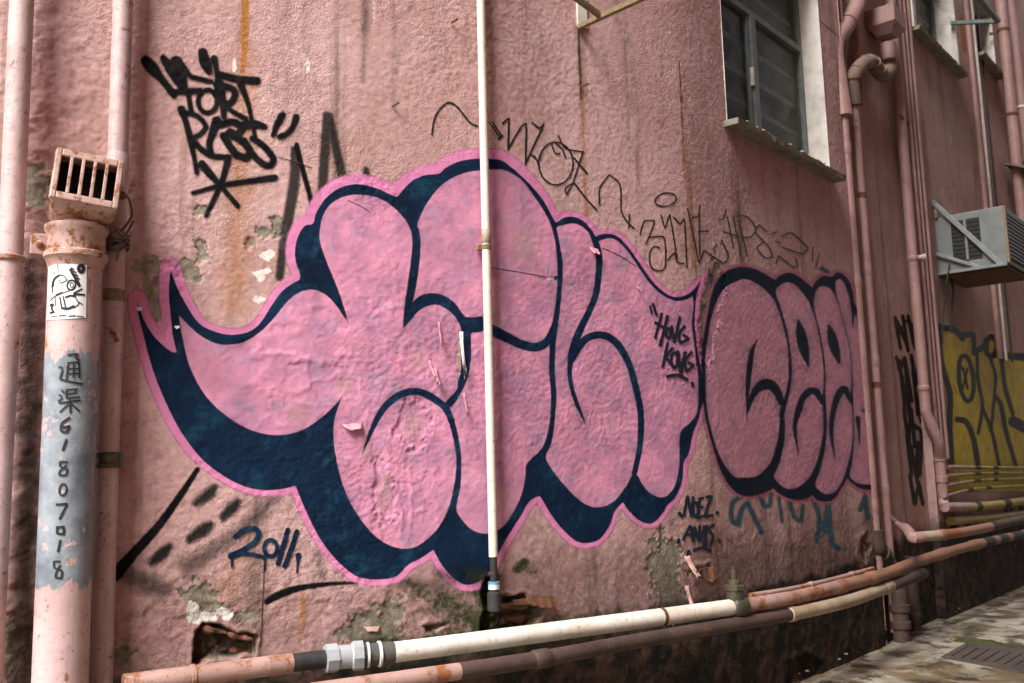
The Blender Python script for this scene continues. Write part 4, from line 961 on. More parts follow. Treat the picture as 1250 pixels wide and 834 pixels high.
TG = [W(3.5, (1092, 388), (1099, 425)), W(3, (1096, 408), (1102, 398)), W(3.5, (1101, 386), (1108, 428)), W(3.5, (1108, 386), (1116, 424)), W(3, (1113, 398), (1120, 420)), W(3.5, (1094, 436), (1098, 452), (1104, 437), (1110, 500)), W(3.5, (1112, 434), (1117, 470), (1121, 440)), W(3.5, (1101, 460), (1105, 515)), W(3.5, (1114, 455), (1120, 505)), W(3.5, (1103, 500), (1108, 540), (1112, 500), (1116, 545)), W(3.5, (1108, 520), (1112, 580)), W(4, (1116, 520), (1124, 528), (1122, 580)), W(3.5, (1110, 580), (1116, 615), (1121, 590), (1126, 615)), W(3, (1112, 545), (1119, 590))]
TG = [[(x, y, q * 1.25) for x, y, q in st] for st in TG] + [W(3.5, (1095, 392), (1106, 420)), W(3.5, (1106, 392), (1120, 400)), W(3.5, (1098, 440), (1101, 475)), W(3.5, (1106, 445), (1113, 490)), W(4, (1104, 470), (1112, 520)), W(4, (1118, 480), (1124, 515)), W(4, (1106, 530), (1110, 565)), W(4, (1114, 560), (1122, 600)), W(4, (1120, 540), (1117, 575), (1124, 560))]
dT = Nn.field(1080, 370, 1140, 640, lambda x, y: sd_strokes(x, y, TG))
tag(Nn.decal('spray_tag', dT, 'blackfar', neigh, 0.002, 2), 'vertical column of black scribbled tags between the pipes')

# ------------------------------------------------------------------ pipes
def vpipe(name, px, py, off, r, z0, z1, mat, label, cat='pipe', joints=(), jr=1.18, jh=0.035, group=None, jmat=None, wob=0.002):
    """a vertical pipe whose axis passes through the pixel"""
    b = px_pt(np.array(float(px)), np.array(float(py)), off)
    o = empty(name, label, cat, group)
    zs = np.linspace(z0, z1, 26)
    P = [(b[0] + (random.random() - .5) * wob, b[1] + (random.random() - .5) * wob, z) for z in zs]
    MB().tube(P, r, 22, True, 0.01).obj('shaft', mat, o, True)
    for jy in joints:
        z = float(px_sz(np.array(float(px)), np.array(float(jy)), off)[1])
        MB().lathe((b[0], b[1], z - jh), Z3, [(0, r * 1.02), (jh * .3, r * jr), (jh * 1.5, r * jr), (jh * 1.9, r * 1.05), (jh * 2, r * 1.01)], 22).obj('socket_joint', jmat or mat, o, True)
    return o, b
def clip(o, b, s, r, z, off, mat='pipe_rust', h=.012):
    """a strap round a pipe fixed back to the wall"""
    t, n = frame(s)
    m = MB(); m.lathe((b[0], b[1], z - h), Z3, [(0, r * 1.01), (.001, r * 1.13), (h * 2 - .001, r * 1.13), (h * 2, r * 1.01)], 20)
    m.box(np.array([b[0], b[1], z]) - n * (off / 2 + r * .3), t * .006, n * (off / 2), Z3 * h * .9)
    return m.obj('strap', mat, o, True)
sL = float(px_sz(20, 300)[0])
p1, b1 = vpipe('downpipe', 15, 250, 0.07, 0.0325, 0.02, 8.8, 'pipe', 'smooth pink downpipe beside the grille topped drain, standing alone', 'pipe')
MB().lathe((b1[0], b1[1], float(px_sz(12, 316, .07)[1]) - .008), Z3, [(0, .0325), (.003, .039), (.013, .040), (.017, .0325)], 22).obj('socket_joint', 'pipe_rust', p1, True)
p3, b3 = vpipe('downpipe', 137.5, 400, 0.055, 0.0290, 0.02, 8.8, 'pipe', 'pink downpipe tied with wire behind the numbered drain pipe', 'pipe', joints=(205,), jr=1.16, jh=.045)
s3 = float(px_sz(137.5, 400)[0])
z3 = float(px_sz(140, 562, .065)[1])
m = MB(); m.lathe((b3[0], b3[1], z3 - .022), Z3, [(0, .0295), (.002, .034), (.012, .035), (.014, .031), (.026, .032), (.034, .036), (.042, .035), (.045, .0295)], 22); t_, n_ = frame(s3)
m.box(b3 * [1, 1, 0] + Z3 * z3 + t_ * .03 + n_ * .010, t_ * .008, n_ * .010, Z3 * .020); m.box(b3 * [1, 1, 0] + Z3 * z3 - n_ * .035, t_ * .02, n_ * .04, Z3 * .014); m.obj('bracket', 'wire', p3, True)
MB().lathe((b3[0], b3[1], float(px_sz(142, 360, .065)[1]) - .02), Z3, [(0, .0292), (.001, .0300), (.035, .0300), (.036, .0292)], 22).obj('tape_band', 'brass', p3, True)

# the wide drain pipe with its grille cowl
DR_OFF, DR_R = 0.115, 0.0695
bd = px_pt(np.array(84.0), np.array(550.0), DR_OFF); sdr = float(px_sz(84, 550)[0]); td, nd = frame(sdr)
dz = lambda y: float(px_sz(np.array(86.0), np.array(float(y)), DR_OFF + DR_R)[1])
DRZ0, DRZ1 = dz(716) , dz(432)
M['drain'] = drain_mat()
drain = empty('drain_pipe', 'wide pink drain pipe with painted phone number and slotted rain cowl', 'pipe')
MB().tube([(bd[0], bd[1], z) for z in np.linspace(0.01, dz(318), 30)], DR_R, 40, True, 0.006).obj('shaft', 'drain', drain, True)
zc0, zc1 = dz(326), dz(268)
MB().lathe((bd[0], bd[1], zc0), Z3, [(0, DR_R), (.008, DR_R * 1.02), (.03, DR_R * 1.13), (.036, DR_R * 1.22), (.050, DR_R * 1.22), (.056, DR_R * 1.10), (zc1 - zc0 - .03, DR_R * 1.10), (zc1 - zc0 - .02, DR_R * 1.2), (zc1 - zc0 - .006, DR_R * 1.21), (zc1 - zc0, DR_R * 1.05), (zc1 - zc0 + .006, DR_R * 0.7)], 40).obj('collar', 'grate', drain, True)
ear = MB()
zc = (zc0 + zc1) / 2 + .005
c0 = np.array([bd[0], bd[1], zc]) - td * DR_R * 1.28
ear.box(c0, td * .028, nd * .011, Z3 * .030); ear.lathe(c0 - td * .006 + nd * .010, nd, [(0, .011), (.006, .011), (.012, .006)], 8); ear.obj('lug', 'grate', drain, False, .005)
# cowl: a tapered cast box with five slots, tipped a little
cz0, cz1 = dz(255), dz(192)
cw, ch, cdp = 0.086, (cz1 - cz0) / 2, 0.075
cc = np.array([bd[0], bd[1], (cz0 + cz1) / 2]) + td * 0.016 + nd * .02
ct = (td * math.cos(R_(6)) - nd * math.sin(R_(6)) * 0.2 - Z3 * 0.10); ct /= np.linalg.norm(ct)
cn = nd - ct * np.dot(nd, ct); cn = cn + Z3 * 0.12; cn -= ct * np.dot(cn, ct); cn /= np.linalg.norm(cn); cu = np.cross(cn, ct) * -1
if cu[2] < 0: cu = -cu
m = MB(); sl = 5; V = []
ww = 0.0105   # half width of a slot
xs = np.linspace(-cw * .70, cw * .70, sl)
m.box(cc + cn * cdp + ct * -(cw * .92), ct * cw * .085, cn * .007, cu * ch)
m.box(cc + cn * cdp + ct * (cw * .92), ct * cw * .085, cn * .007, cu * ch)
m.box(cc + cn * cdp + cu * ch * .86, ct * cw * .835, cn * .0065, cu * ch * .14)
m.box(cc + cn * cdp - cu * ch * .86, ct * cw * .835, cn * .0065, cu * ch * .14)
cowl = m.obj('cowl_front', 'grate', drain, False, .003)
for a, b in zip(xs[:-1], xs[1:]):
    m = MB(); m.box(cc + cn * (cdp + .001) + ct * (a + b) / 2, ct * ((b - a) / 2 - ww), cn * .006, cu * ch * .74); m.obj('grille_bar', 'grate', cowl, False, .002)
m = MB()
m.box(cc - ct * cw * .98, ct * .004, cn * (cdp - .008), cu * ch * .98); m.box(cc + ct * cw * .98, ct * .004, cn * (cdp - .008), cu * ch * .98)
m.box(cc + cu * ch * .96, ct * cw * .95, cn * (cdp - .008), cu * .005); m.box(cc - cn * (cdp - .01), ct * cw * .93, cn * .004, cu * ch * .9)
m.obj('cowl_body', 'grate', drain, False, .002)
m = MB()   # curved throat under the box
ring0 = [cc - cu * ch * .98 + ct * cw * a * .98 + cn * (cdp * b) for a, b in ((-1, -1), (-.33, -1), (.33, -1), (1, -1), (1, 0), (1, 1), (.33, 1.02), (-.33, 1.02), (-1, 1), (-1, 0))]
ring2 = [np.array([bd[0], bd[1], zc1 + .004]) + td * DR_R * .98 * a + nd * DR_R * .98 * b for a, b in ((-.7, -.7), (-.3, -.95), (.3, -.95), (.7, -.7), (1, 0), (.7, .7), (.3, .95), (-.3, .95), (-.7, .7), (-1, 0))]
ring1 = [(a + b) / 2 - (cn * .0) - Z3 * .005 for a, b in zip(ring0, ring2)]
V = ring0 + ring1 + ring2; k = len(ring0)
m.add(V, [(i * k + j, i * k + (j + 1) % k, (i + 1) * k + (j + 1) % k, (i + 1) * k + j) for i in range(2) for j in range(k)]); m.obj('cowl_throat', 'grate', drain, True)
MB().box(cc + cn * (cdp * .1), ct * cw * .9, cn * .004, cu * ch * .85).obj('cowl_inside', 'black_void', drain)
m = MB(); m.lathe(cc - ct * cw * 1.02 + cn * .03 + cu * .01, -ct, [(0, .014), (.012, .013), (.02, .006)], 7); m.lathe(cc + ct * cw * 1.02 + cn * .03 - cu * .01, ct, [(0, .014), (.012, .013), (.02, .006)], 7); m.obj('bolt', 'rustmetal', drain)
# writing on the drain pipe
def cyl_pts(k, R):
    d = rays(k[:, 0], k[:, 1]); o = np.array([0, 0, CAMZ])
    A2 = d[:, 0] ** 2 + d[:, 1] ** 2; B = -(d[:, 0] * bd[0] + d[:, 1] * bd[1]); C = bd[0] ** 2 + bd[1] ** 2 - R * R
    q = np.maximum(B * B - A2 * C, 0); t = (-B - np.sqrt(q)) / A2
    return o + d * t[:, None]
def cyl_ribbon(name, strokes, mat, parent, R, step=1.0):
    V = []; F = []
    for st in strokes:
        P = curve(st, 10); L = np.concatenate([[0], np.cumsum(np.hypot(*np.diff(P[:, :2], axis=0).T))]); n = max(2, int(L[-1] / step) + 1); q = np.linspace(0, L[-1], n)
        P = np.stack([np.interp(q, L, P[:, k]) for k in range(3)], -1); T = np.gradient(P[:, :2], axis=0); T /= np.linalg.norm(T, axis=1)[:, None] + 1e-9
        Nn_ = np.stack([-T[:, 1], T[:, 0]], -1); b = len(V)
        P[0, :2] -= T[0] * P[0, 2] * .3; P[-1, :2] += T[-1] * P[-1, 2] * .3
        for sg in (-1, 1): V += list(cyl_pts(P[:, :2] + Nn_ * P[:, 2:3] / 2 * sg, R))
        F += [(b + i, b + i + 1, b + n + i + 1, b + n + i) for i in range(n - 1)]
    return mesh_obj(name, V, F, mat, parent)
CH = [W(2.4, (83, 433.5), (95, 432), (92, 437), (97, 440)), W(2.2, (83, 443), (96, 443), (97, 461)), W(2.2, (83, 443), (81, 464)), W(2, (84, 450), (96, 450)), W(2, (83, 456), (96, 456)), W(2, (90, 443), (89.5, 461)), W(2.2, (72, 448), (76, 449)), W(2.4, (76, 452), (73, 463), (86, 466), (101, 469)),
      W(2.2, (75.5, 477), (78, 479)), W(2.2, (72, 482), (75, 484)), W(2, (71, 490), (76, 486)), W(2.2, (81, 476), (81, 486)), W(2, (81, 476), (95, 475)), W(2, (81, 481), (92, 480), (92, 476)), W(2.2, (81, 486), (97, 485)), W(2.2, (72, 492), (98, 489)), W(2.4, (85.5, 488), (86, 504)), W(2, (83, 494), (73, 503)), W(2, (88, 494), (97, 502)),
      W(3, (85, 510), (75.5, 517), (74.5, 526), (81, 527.5), (85, 520), (77, 522)), W(3, (81, 537), (76.4, 549.5)), W(2.3, (82, 564), (73, 564), (74, 570), (82, 573), (80, 580), (72, 580), (73, 575), (81, 568)), ell(76.7, 598, 4.5, 7, 2.2, 10), W(2.5, (68.5, 616), (82, 615), (72.6, 633.5)), W(2.8, (69.6, 644), (77.7, 643), (77.7, 652), (69.6, 651), (69.6, 643)), W(2.8, (73.6, 660), (70.6, 673)), W(2.3, (73, 685.5), (65.5, 685.5), (66.5, 693), (75.5, 697), (74.5, 706), (67.5, 705), (68.5, 699), (73.5, 690))]
tag(cyl_ribbon('painted_character', CH[:8], 'ink_solid', drain, DR_R + 0.0022), 'brushed Chinese character')
tag(cyl_ribbon('painted_character', CH[8:19], 'ink_solid', drain, DR_R + 0.0022), 'brushed Chinese character')
for q in CH[19:]: cyl_ribbon('painted_digit', [q], 'ink_solid', drain, DR_R + 0.0022)
# paper sticker with a line drawing
sx = np.linspace(0, 1, 14); V = []
for a in sx:
    for b in (0, 0.33, 0.66, 1):
        x = (59 + (106 - 59) * a) * (1 - b) + (57 + (105 - 57) * a) * b; y = (320.5 - 2 * a) * (1 - b) + (391 - 3 * a) * b
        V.append((x, y))
V3 = cyl_pts(np.array(V), DR_R + 0.0015)
st = mesh_obj('sticker', V3, [(i * 4 + j, i * 4 + j + 1, i * 4 + 5 + j, i * 4 + 4 + j) for i in range(13) for j in range(3)], 'sticker', drain)
tag(st, 'white paper sticker with a black line drawing')
DRW = [W(1.6, (64, 357), (63.5, 348), (66, 340), (72, 336), (78, 337), (82, 342)), W(2.6, (64, 350), (66, 341), (72, 336)), W(1.2, (67, 362), (76, 358), (84, 355)), W(2, (68, 360), (76, 357)), W(1.3, (72, 342), (74, 346), (78, 344), (82, 342)), ell(87, 348, 5, 6, 2.2, 20), ell(87.5, 348, 2, 3, 1), W(4, (86, 329), (90, 336), (94, 343), (97, 349)), W(1.6, (87, 327), (90, 329)), W(1.6, (90, 331), (93, 333)), W(1.6, (92, 335), (95, 337)), W(1.6, (94, 339), (97, 341)), W(2.2, (90, 358), (100, 353)), W(2.5, (90, 359), (103, 360)), W(1.2, (92, 363), (96, 371), (90, 376)), W(1.2, (67, 363), (68, 374)), W(2, (73, 363), (75, 375)), W(2, (77, 362), (80, 375)), W(2.6, (80, 363), (86, 361), (92, 362)), W(3.2, (75, 376), (82, 377), (90, 374)), W(1.3, (66, 362), (61, 367)), W(1.3, (96, 369), (101, 372)), W(2.4, (61, 373), (65, 371), (63, 377), (66, 381), (61, 382)), W(1, (70, 323), (71, 331)), W(1.2, (65, 332), (67, 335)), ell(99, 328, 3, 4, 4.5), W(1, (62, 387), (70, 385.5)), W(1.4, (72, 385.6), (80, 385)), W(1.4, (84, 386), (92, 385.5)), W(1.2, (94, 386), (102, 387))]
cyl_ribbon('drawing', DRW, 'ink_solid', st, DR_R + 0.0024)
# wire tie
wire = MB()
bz = dz(284)
for k, (za, ph) in enumerate(((0, 0), (.012, .5), (-.01, 1.2), (.02, 2.1))):
    P = [b3 * [1, 1, 0] + Z3 * (bz + za + .010 * math.sin(a * 2 + ph)) + (td * math.cos(a) + nd * math.sin(a)) * (.035 + .004 * math.sin(3 * a + ph)) for a in np.linspace(-1.2, 3.6, 24)]
    wire.tube(P, .0036, 6)
for pts in ([(147, 283), (154, 275), (161, 262), (158, 245), (152, 236)], [(151, 290), (157, 281), (163, 270)], [(150, 288), (146, 300), (142, 318)], [(140, 280), (150, 290), (160, 288)], [(136, 275), (146, 281), (158, 291)]):
    P = [px_pt(np.array(float(x)), np.array(float(y)), .115) for x, y in curve([(x, y, 1) for x, y in pts], 6)[:, :2]]
    wire.tube(P, .0036, 6)
tag(wire.obj('wire_tie', 'wire', None, True), 'twisted dark wire tying the downpipe to the drain collar', 'wire')

# white conduit down the middle of the graffiti
cond = empty('conduit', 'thin cream conduit running down across the big graffiti', 'conduit')
bc = px_pt(np.array(597.0), np.array(450.0), 0.035)
zc_b = float(px_sz(599, 680, .035)[1])
MB().tube([(bc[0], bc[1], z) for z in np.linspace(zc_b, 8.8, 40)], 0.0155, 16, True, 0.01).obj('shaft', 'conduit', cond, True)
zk = float(px_sz(594, 302, .035)[1]); scn = float(px_sz(597, 450)[0]); t_, n_ = frame(scn)
m = MB(); m.lathe((bc[0], bc[1], zk - .008), Z3, [(0, .0157), (.001, .0185), (.015, .0185), (.016, .0157)], 16); m.box(bc * [1, 1, 0] + Z3 * zk - n_ * .018 - t_ * .014, t_ * .014, n_ * .010, Z3 * .008); m.obj('strap', 'brass', cond, True)
MB().lathe((bc[0], bc[1], zk + .012), Z3, [(0, .0157), (.002, .0172), (.05, .0172), (.052, .0157)], 16).obj('socket_joint', 'pipe_cream', cond, True)
m = MB(); m.tube([(bc[0], bc[1], z) for z in np.linspace(zc_b - .16, zc_b + .002, 8)], .0125, 14); m.obj('lower_stub', 'blackpipe', cond, True)
zl = float(px_sz(599, 715, .035)[1])
MB().lathe((bc[0], bc[1], zl - .014), Z3, [(0, .013), (.001, .0195), (.024, .0195), (.026, .013)], 14).obj('coupling', 'tape', cond, True)
MB().lathe((bc[0], bc[1], zl + .004), Z3, [(0, .0196), (.0005, .0201), (.008, .0201), (.0085, .0196)], 14).obj('coupling_band', 'bluelabel', cond, True)
MB().lathe((bc[0], bc[1], zl - .085), Z3, [(0, .02), (.002, .024), (.06, .024), (.068, .014)], 14).obj('hose_end', 'blackpipe', cond, True)

# main horizontal pipe
PZ, PR = 0.445, 0.0315
pp = at_z(np.array([150., 200, 400, 480, 700, 890, 960, 1020, 1078, 1119, 1183, 1250, 1330]), np.array([836.5, 830, 804, 796.5, 767.5, 742, 731, 717, 702, 686, 667, 652, 637]), PZ)
pp = curve(pp, 10)
Lp = np.concatenate([[0], np.cumsum(np.linalg.norm(np.diff(pp, axis=0), axis=1))])
ppx, _ = project(pp)
def seg(x0, x1, n=30):
    a, b = np.interp([x0, x1], ppx, Lp); q = np.linspace(a, b, n)
    return np.stack([np.interp(q, Lp, pp[:, k]) for k in range(3)], -1)
main = empty('water_pipe', 'long horizontal water pipe, white in the middle with rusty pink ends', 'pipe')
def pseg(name, x0, x1, mat, r=PR, n=30): return MB().tube(seg(x0, x1, n), r, 28, True, 0.006).obj(name, mat, main, True)
pseg('pink_length', 150, 356, 'pipe_rust', PR * .93)
pseg('black_length', 354, 402, 'blackpipe', PR * .86)
pseg('white_length', 478, 893, 'pvc', PR, 60)
pseg('pink_length', 905, 1022, 'pipe_rust', PR * .95)
pseg('brown_length', 1022, 1330, 'pipe_brown', PR * .93, 60)
def ringp(name, xc, wpx, prof, mat, sg=28):
    P = seg(xc - wpx / 2, xc + wpx / 2, 2); ax = P[1] - P[0]; L = np.linalg.norm(ax)
    return MB().lathe(P[0], ax, [(a * L, q * PR) for a, q in prof], sg).obj(name, mat, main, sg > 10)
ringp('hexagon_nut', 404, 15, [(0, .8), (.04, 1.36), (.96, 1.36), (1, 1.2)], 'galv', 8)
ringp('union_body', 421, 26, [(0, 1.13), (.9, 1.13), (1, 1.1)], 'galv')
ringp('hexagon_nut', 437, 13, [(0, 1.2), (.04, 1.42), (.96, 1.42), (1, 1.2)], 'galv', 8)
ringp('hose_clamp', 431, 3.5, [(0, 1.13), (.1, 1.27), (.9, 1.27), (1, 1.13)], 'tape')
ringp('rubber_sleeve', 461, 40, [(0, 1.0), (.1, 1.05), (.9, 1.08), (1, 1.0)], 'sleeve')
ringp('hose_clamp', 449, 3, [(0, 1.05), (.1, 1.2), (.9, 1.2), (1, 1.05)], 'tape')
ringp('hose_clamp', 463, 3.5, [(0, 1.08), (.1, 1.24), (.9, 1.24), (1, 1.08)], 'tape')
ringp('rusty_band', 808, 4, [(0, 1.0), (.1, 1.06), (.9, 1.06), (1, 1.0)], 'rustmetal')
ringp('socket_joint', 235, 6, [(0, .93), (.1, 1.04), (.9, 1.04), (1, .93)], 'pipe_rust')
for xq in (1024, 1064, 1150, 1190): ringp('socket_joint', xq, 10, [(0, .93), (.1, 1.06), (.9, 1.06), (1, .93)], 'pipe_brown')
for xq, wd in ((1205, 12), (1222, 10), (1240, 14)): ringp('black_band', xq, wd, [(0, .93), (.02, .945), (.98, .945), (1, .93)], 'blackpipe')
vc = seg(898, 901, 2)[0]
ringp('valve_body', 900, 17, [(0, 1.0), (.1, 1.3), (.3, 1.45), (.7, 1.45), (.9, 1.3), (1, 1.0)], 'bronze')
m = MB(); m.lathe(vc + Z3 * .02, Z3, [(0, .036), (.045, .036), (.05, .030), (.062, .030), (.064, .026), (.08, .024), (.085, .012), (.118, .012), (.12, .008), (.135, .008)], 18); m.obj('valve_stem', 'bronze', main, True)
m = MB(); m.lathe(vc + Z3 * .062, Z3, [(0, .036), (.003, .042), (.02, .042), (.024, .034)], 8); m.obj('valve_nut', 'bronze', main)

# older pipe below, thin pipe above, both following the wall foot
def hpipe(name, pts, z, r, mats, label, offs=None, joints=()):
    P = at_z(np.array([p[0] for p in pts], float), np.array([p[1] for p in pts], float), z); P = curve(P, 10)
    o = empty(name, label, 'pipe'); X, _ = project(P)
    L = np.concatenate([[0], np.cumsum(np.linalg.norm(np.diff(P, axis=0), axis=1))])
    def sg(x0, x1, n=30):
        a, b = np.interp([x0, x1], X, L); q = np.linspace(a, b, n); return np.stack([np.interp(q, L, P[:, k]) for k in range(3)], -1)
    for x0, x1, mt, rr in mats: MB().tube(sg(x0, x1), r * rr, 20, True, .01).obj('length', mt, o, True)
    for x0, wd, mt, rr in joints:
        Q = sg(x0 - wd / 2, x0 + wd / 2, 2); ax = Q[1] - Q[0]; l = np.linalg.norm(ax)
        MB().lathe(Q[0], ax, [(0, r), (.1 * l, r * rr), (.9 * l, r * rr), (l, r)], 20).obj('socket_joint', mt, o, True)
    return o
hpipe('water_pipe', [(380, 845), (480, 831), (650, 806), (770, 784), (880, 765), (965, 750), (1035, 734), (1080, 718), (1127, 700)], 0.385, 0.026,
      [(380, 560, 'pipe_rust', 1), (558, 966, 'pipe_dim', 1.0), (964, 1082, 'pipe_cream', 1.05), (1080, 1127, 'pipe_old', 1.12)], 'grimy older pipe under the white one, cream coloured at its far end', joints=((660, 20, 'pipe_dim', 1.2), (966, 8, 'pipe_cream', 1.18), (1082, 10, 'pipe_cream', 1.2)))
hpipe('thin_pipe', [(915, 727), (960, 720), (1010, 709), (1066, 694)], 0.48, 0.010, [(915, 1066, 'pipe_rust', 1)], 'thin flaking pink pipe along the wall just above the valve pipe', joints=((1040, 5, 'pipe_rust', 1.3), (990, 4, 'pipe_rust', 1.3)))
hpipe('water_pipe', [(1113, 656), (1160, 652), (1200, 645), (1250, 634), (1320, 622)], 0.60, 0.026, [(1113, 1150, 'pipe_cream', 1), (1148, 1212, 'pipe_brown', 1), (1210, 1320, 'pipe_old', 1)], 'rust orange pipe leaving the recess at knee height', joints=((1150, 8, 'pipe_brown', 1.15), (1212, 8, 'blackpipe', 1.05)))

# ---- vertical stacks in the recess (offsets are measured from the wall face)
pA, bA = vpipe('soil_stack', 1046, 350, 0.0, 0.025, 0.40, 3.02, 'pipe_far', 'dusky pink stack with elbow at its top, hugging the corner of the main wall', 'pipe', joints=(345, 190, 620), jr=1.15)
sAq = float(px_sz(1047, 350)[0]); tq, nq = frame(sAq)
# slanting branch entering the stack at its head
ztop = 3.02
br = empty('branch_pipe', 'fat slanting branch pipe entering the corner stack above', 'pipe')
P = [np.array([bA[0], bA[1], ztop - .03])] + [px_pt(np.array(float(x)), np.array(float(y)), o) for x, y, o in ((1019, 60, -.04), (1033, 32, -.02), (1047, 2, 0.0), (1052, -40, 0.0), (1052, -120, 0.0))]
P = curve(P, 8)
MB().tube(P, .050, 20, True).obj('shaft', 'pipe_far', br, True)
for i in (17, 26): MB().lathe(P[i], P[i + 1] - P[i], [(0, .05), (.004, .057), (.03, .057), (.034, .05)], 20).obj('socket_joint', 'pipe_far', br, True)
pB, bB = vpipe('waste_stack', 1060, 350, 0.0, 0.026, 0.05, float(px_sz(1036, 122, 0)[1]), 'pipe_far', 'dusky pink stack hanging from the curved trap, with rusty straps', 'pipe', joints=(330, 440, 600), jr=1.12)
for y in (241, 468): clip(pB, bB, sAq, .026, float(px_sz(1055, y, 0)[1]), .04, 'rustmetal', .016)
pT, bT = vpipe('thin_pipe', 1053, 350, -0.02, 0.009, 0.5, 8.8, 'pipe_far', 'thin conduit squeezed between the two stacks in the recess', 'pipe')
# trap: hopper head, neck, S bend
trap = empty('drain_trap', 'stained curved trap under an open hopper head at the top of the recess', 'trap')
zt0 = float(px_sz(1036, 122, 0)[1])
zt0p = zt0 - 0.01
P = [np.array([bB[0], bB[1], zt0p])] + [px_pt(np.array(float(x)), np.array(float(y)), o) for x, y, o in ((1039, 97, .005), (1050, 81, .02), (1062, 75, .03), (1070, 83, .035), (1078, 92, .04), (1086, 84, .04), (1085, 66, .04))]
P = curve(P, 7)
MB().tube(P, .044, 22, True).obj('bend', 'trapclay', trap, True)
for i in (6, 11, 17, 24, 30): MB().lathe(P[i], P[i + 1] - P[i], [(0, .044), (.002, .049), (.010, .049), (.012, .044)], 20).obj('ridge', 'trapclay', trap, True)
hz0, hz1 = px_pt(np.array(1085.), np.array(70.), 0.05), px_pt(np.array(1083.), np.array(46.), 0.05)
m = MB(); m.lathe(hz0 - Z3 * .02, Z3, [(0, .04), (.01, .045), (.05, .045), (.05 + .06, .05)], 20); m.obj('neck', 'pipe_far', trap, True)
hc = np.array([hz0[0], hz0[1], hz1[2]])
V = []
for a, zq in ((.055, 0), (.105, .06), (.108, .17), (.098, .17), (.09, .07)):
    V += [hc + tq * a * i + nq * a * .85 * j + Z3 * zq for i, j in ((-1, -1), (1, -1), (1, 1), (-1, 1))]
F = [(i * 4 + j, i * 4 + (j + 1) % 4, i * 4 + 4 + (j + 1) % 4, i * 4 + 4 + j) for i in range(4) for j in range(4)] + [(16, 17, 18, 19), (3, 2, 1, 0)]
mesh_obj('hopper', V, F, 'pipe_far', trap, False)
# pipe cluster right of the pier
pC, bC = vpipe('waste_stack', 1112, 290, 0.01, 0.032, 1.38, 8.8, 'pipe_far', 'pink stack with a small boss, nearest the black scribbles', 'pipe', joints=(315, 472), jr=1.14, jh=.02)
sC = float(px_sz(1112, 290)[0]); tC, nC = frame(sC)
zb = float(px_sz(1116, 316, .01)[1])
MB().lathe(np.array([bC[0], bC[1], zb]) + nC * .02 + tC * .01, nC + tC * .7, [(0, .018), (.035, .018), (.04, .024), (.055, .024), (.058, .01)], 12).obj('boss', 'pipe', pC, True)
lo = [np.array([bC[0], bC[1], 1.40]), np.array([bC[0], bC[1], 1.30]), np.array([bC[0], bC[1], 1.2]) + tC * .03 + nC * .02, np.array([bC[0], bC[1], 1.1]) + tC * .07 + nC * .04]
e0 = px_pt(np.array(1147.), np.array(560.), .03); e1 = px_pt(np.array(1149.), np.array(612.), .03)
lo += [np.array([e0[0], e0[1], e0[2]]), np.array([e0[0], e0[1], e1[2] + .03])]
MB().tube(curve(lo, 8), .033, 20).obj('offset_bend', 'pipe_far', pC, True)
for zz in (e0[2], (e0[2] + e1[2]) / 2): MB().lathe((e0[0], e0[1], zz - .02), Z3, [(0, .033), (.004, .039), (.04, .039), (.044, .033)], 20).obj('socket_joint', 'pipe_far', pC, True)
for i, (x, r, o, txt) in enumerate(((1123, .012, .016, 'thin pink conduit next to the bossed stack'), (1128, .010, .018, 'thinnest pink conduit of the strapped bundle by the corner'), (1133, .014, .02, 'outer pink conduit of the strapped bundle, on the far wall'))):
    vpipe('thin_pipe', x, 290, o, r, float(px_sz(1150 + i, 560, o)[1]), 8.8, 'pipe_far', txt, 'pipe')
m = MB(); a = px_pt(np.array(1098.), np.array(140.), .03); b = px_pt(np.array(1110.), np.array(152.), .036); m.bar(a, b, nC * .004, Z3 * .008); tag(m.obj('strap', 'rustmetal'), 'small rusty strap across the bundle of thin conduits', 'strap')
# slanting feeder and elbow into the orange pipe
P = curve([px_pt(np.array(float(x)), np.array(float(y)), o) for x, y, o in ((1084, 630, .01), (1094, 639, .03))] + [at_z(np.array(float(x)), np.array(float(y)), .60) + Z3 * k for x, y, k in ((1107, 651, .02), (1114, 656.5, 0), (1124, 656, 0))], 6)
tag(MB().tube(P, [.016] * 10 + [.022, .028] + [.028] * (len(P) - 12), 18).obj('feeder_pipe', 'pipe_far', None, True), 'short slanting pink pipe with an elbow crossing the brick pier', 'pipe')
# foot of the stacks
P = curve([np.array([bA[0], bA[1], .62]), np.array([bA[0], bA[1], .52]), px_pt(np.array(1082.), np.array(685.), .0), px_pt(np.array(1096.), np.array(706.), .03), px_pt(np.array(1097.), np.array(730.), .03)], 7)
P = list(P) + [np.array([P[-1][0], P[-1][1], z]) for z in np.linspace(P[-1][2] - .03, .0, 8)]
foot = empty('soil_pipe', 'thick brown stack foot meeting the concrete under the crossed pipes', 'pipe')
MB().tube(P, .046, 22).obj('shaft', 'pipe_old', foot, True)
for i in (10, 20): MB().lathe(P[i], np.array(P[i + 1]) - P[i], [(0, .046), (.004, .055), (.05, .055), (.055, .046)], 22).obj('socket_joint', 'pipe_dim', foot, True)
for zz in (.07, .16): MB().lathe((P[-1][0], P[-1][1], zz), Z3, [(0, .046), (.004, .055), (.04, .055), (.045, .046)], 22).obj('socket_joint', 'pipe_dim', foot, True)
bF = px_pt(np.array(1115.), np.array(740.), .02)
f2, _ = vpipe('soil_pipe', 1115, 740, .02, .034, .03, .44, 'pipe_dim', 'slimmer pink pipe stub ending above the gutter hole', 'pipe', joints=(755,), jr=1.12)
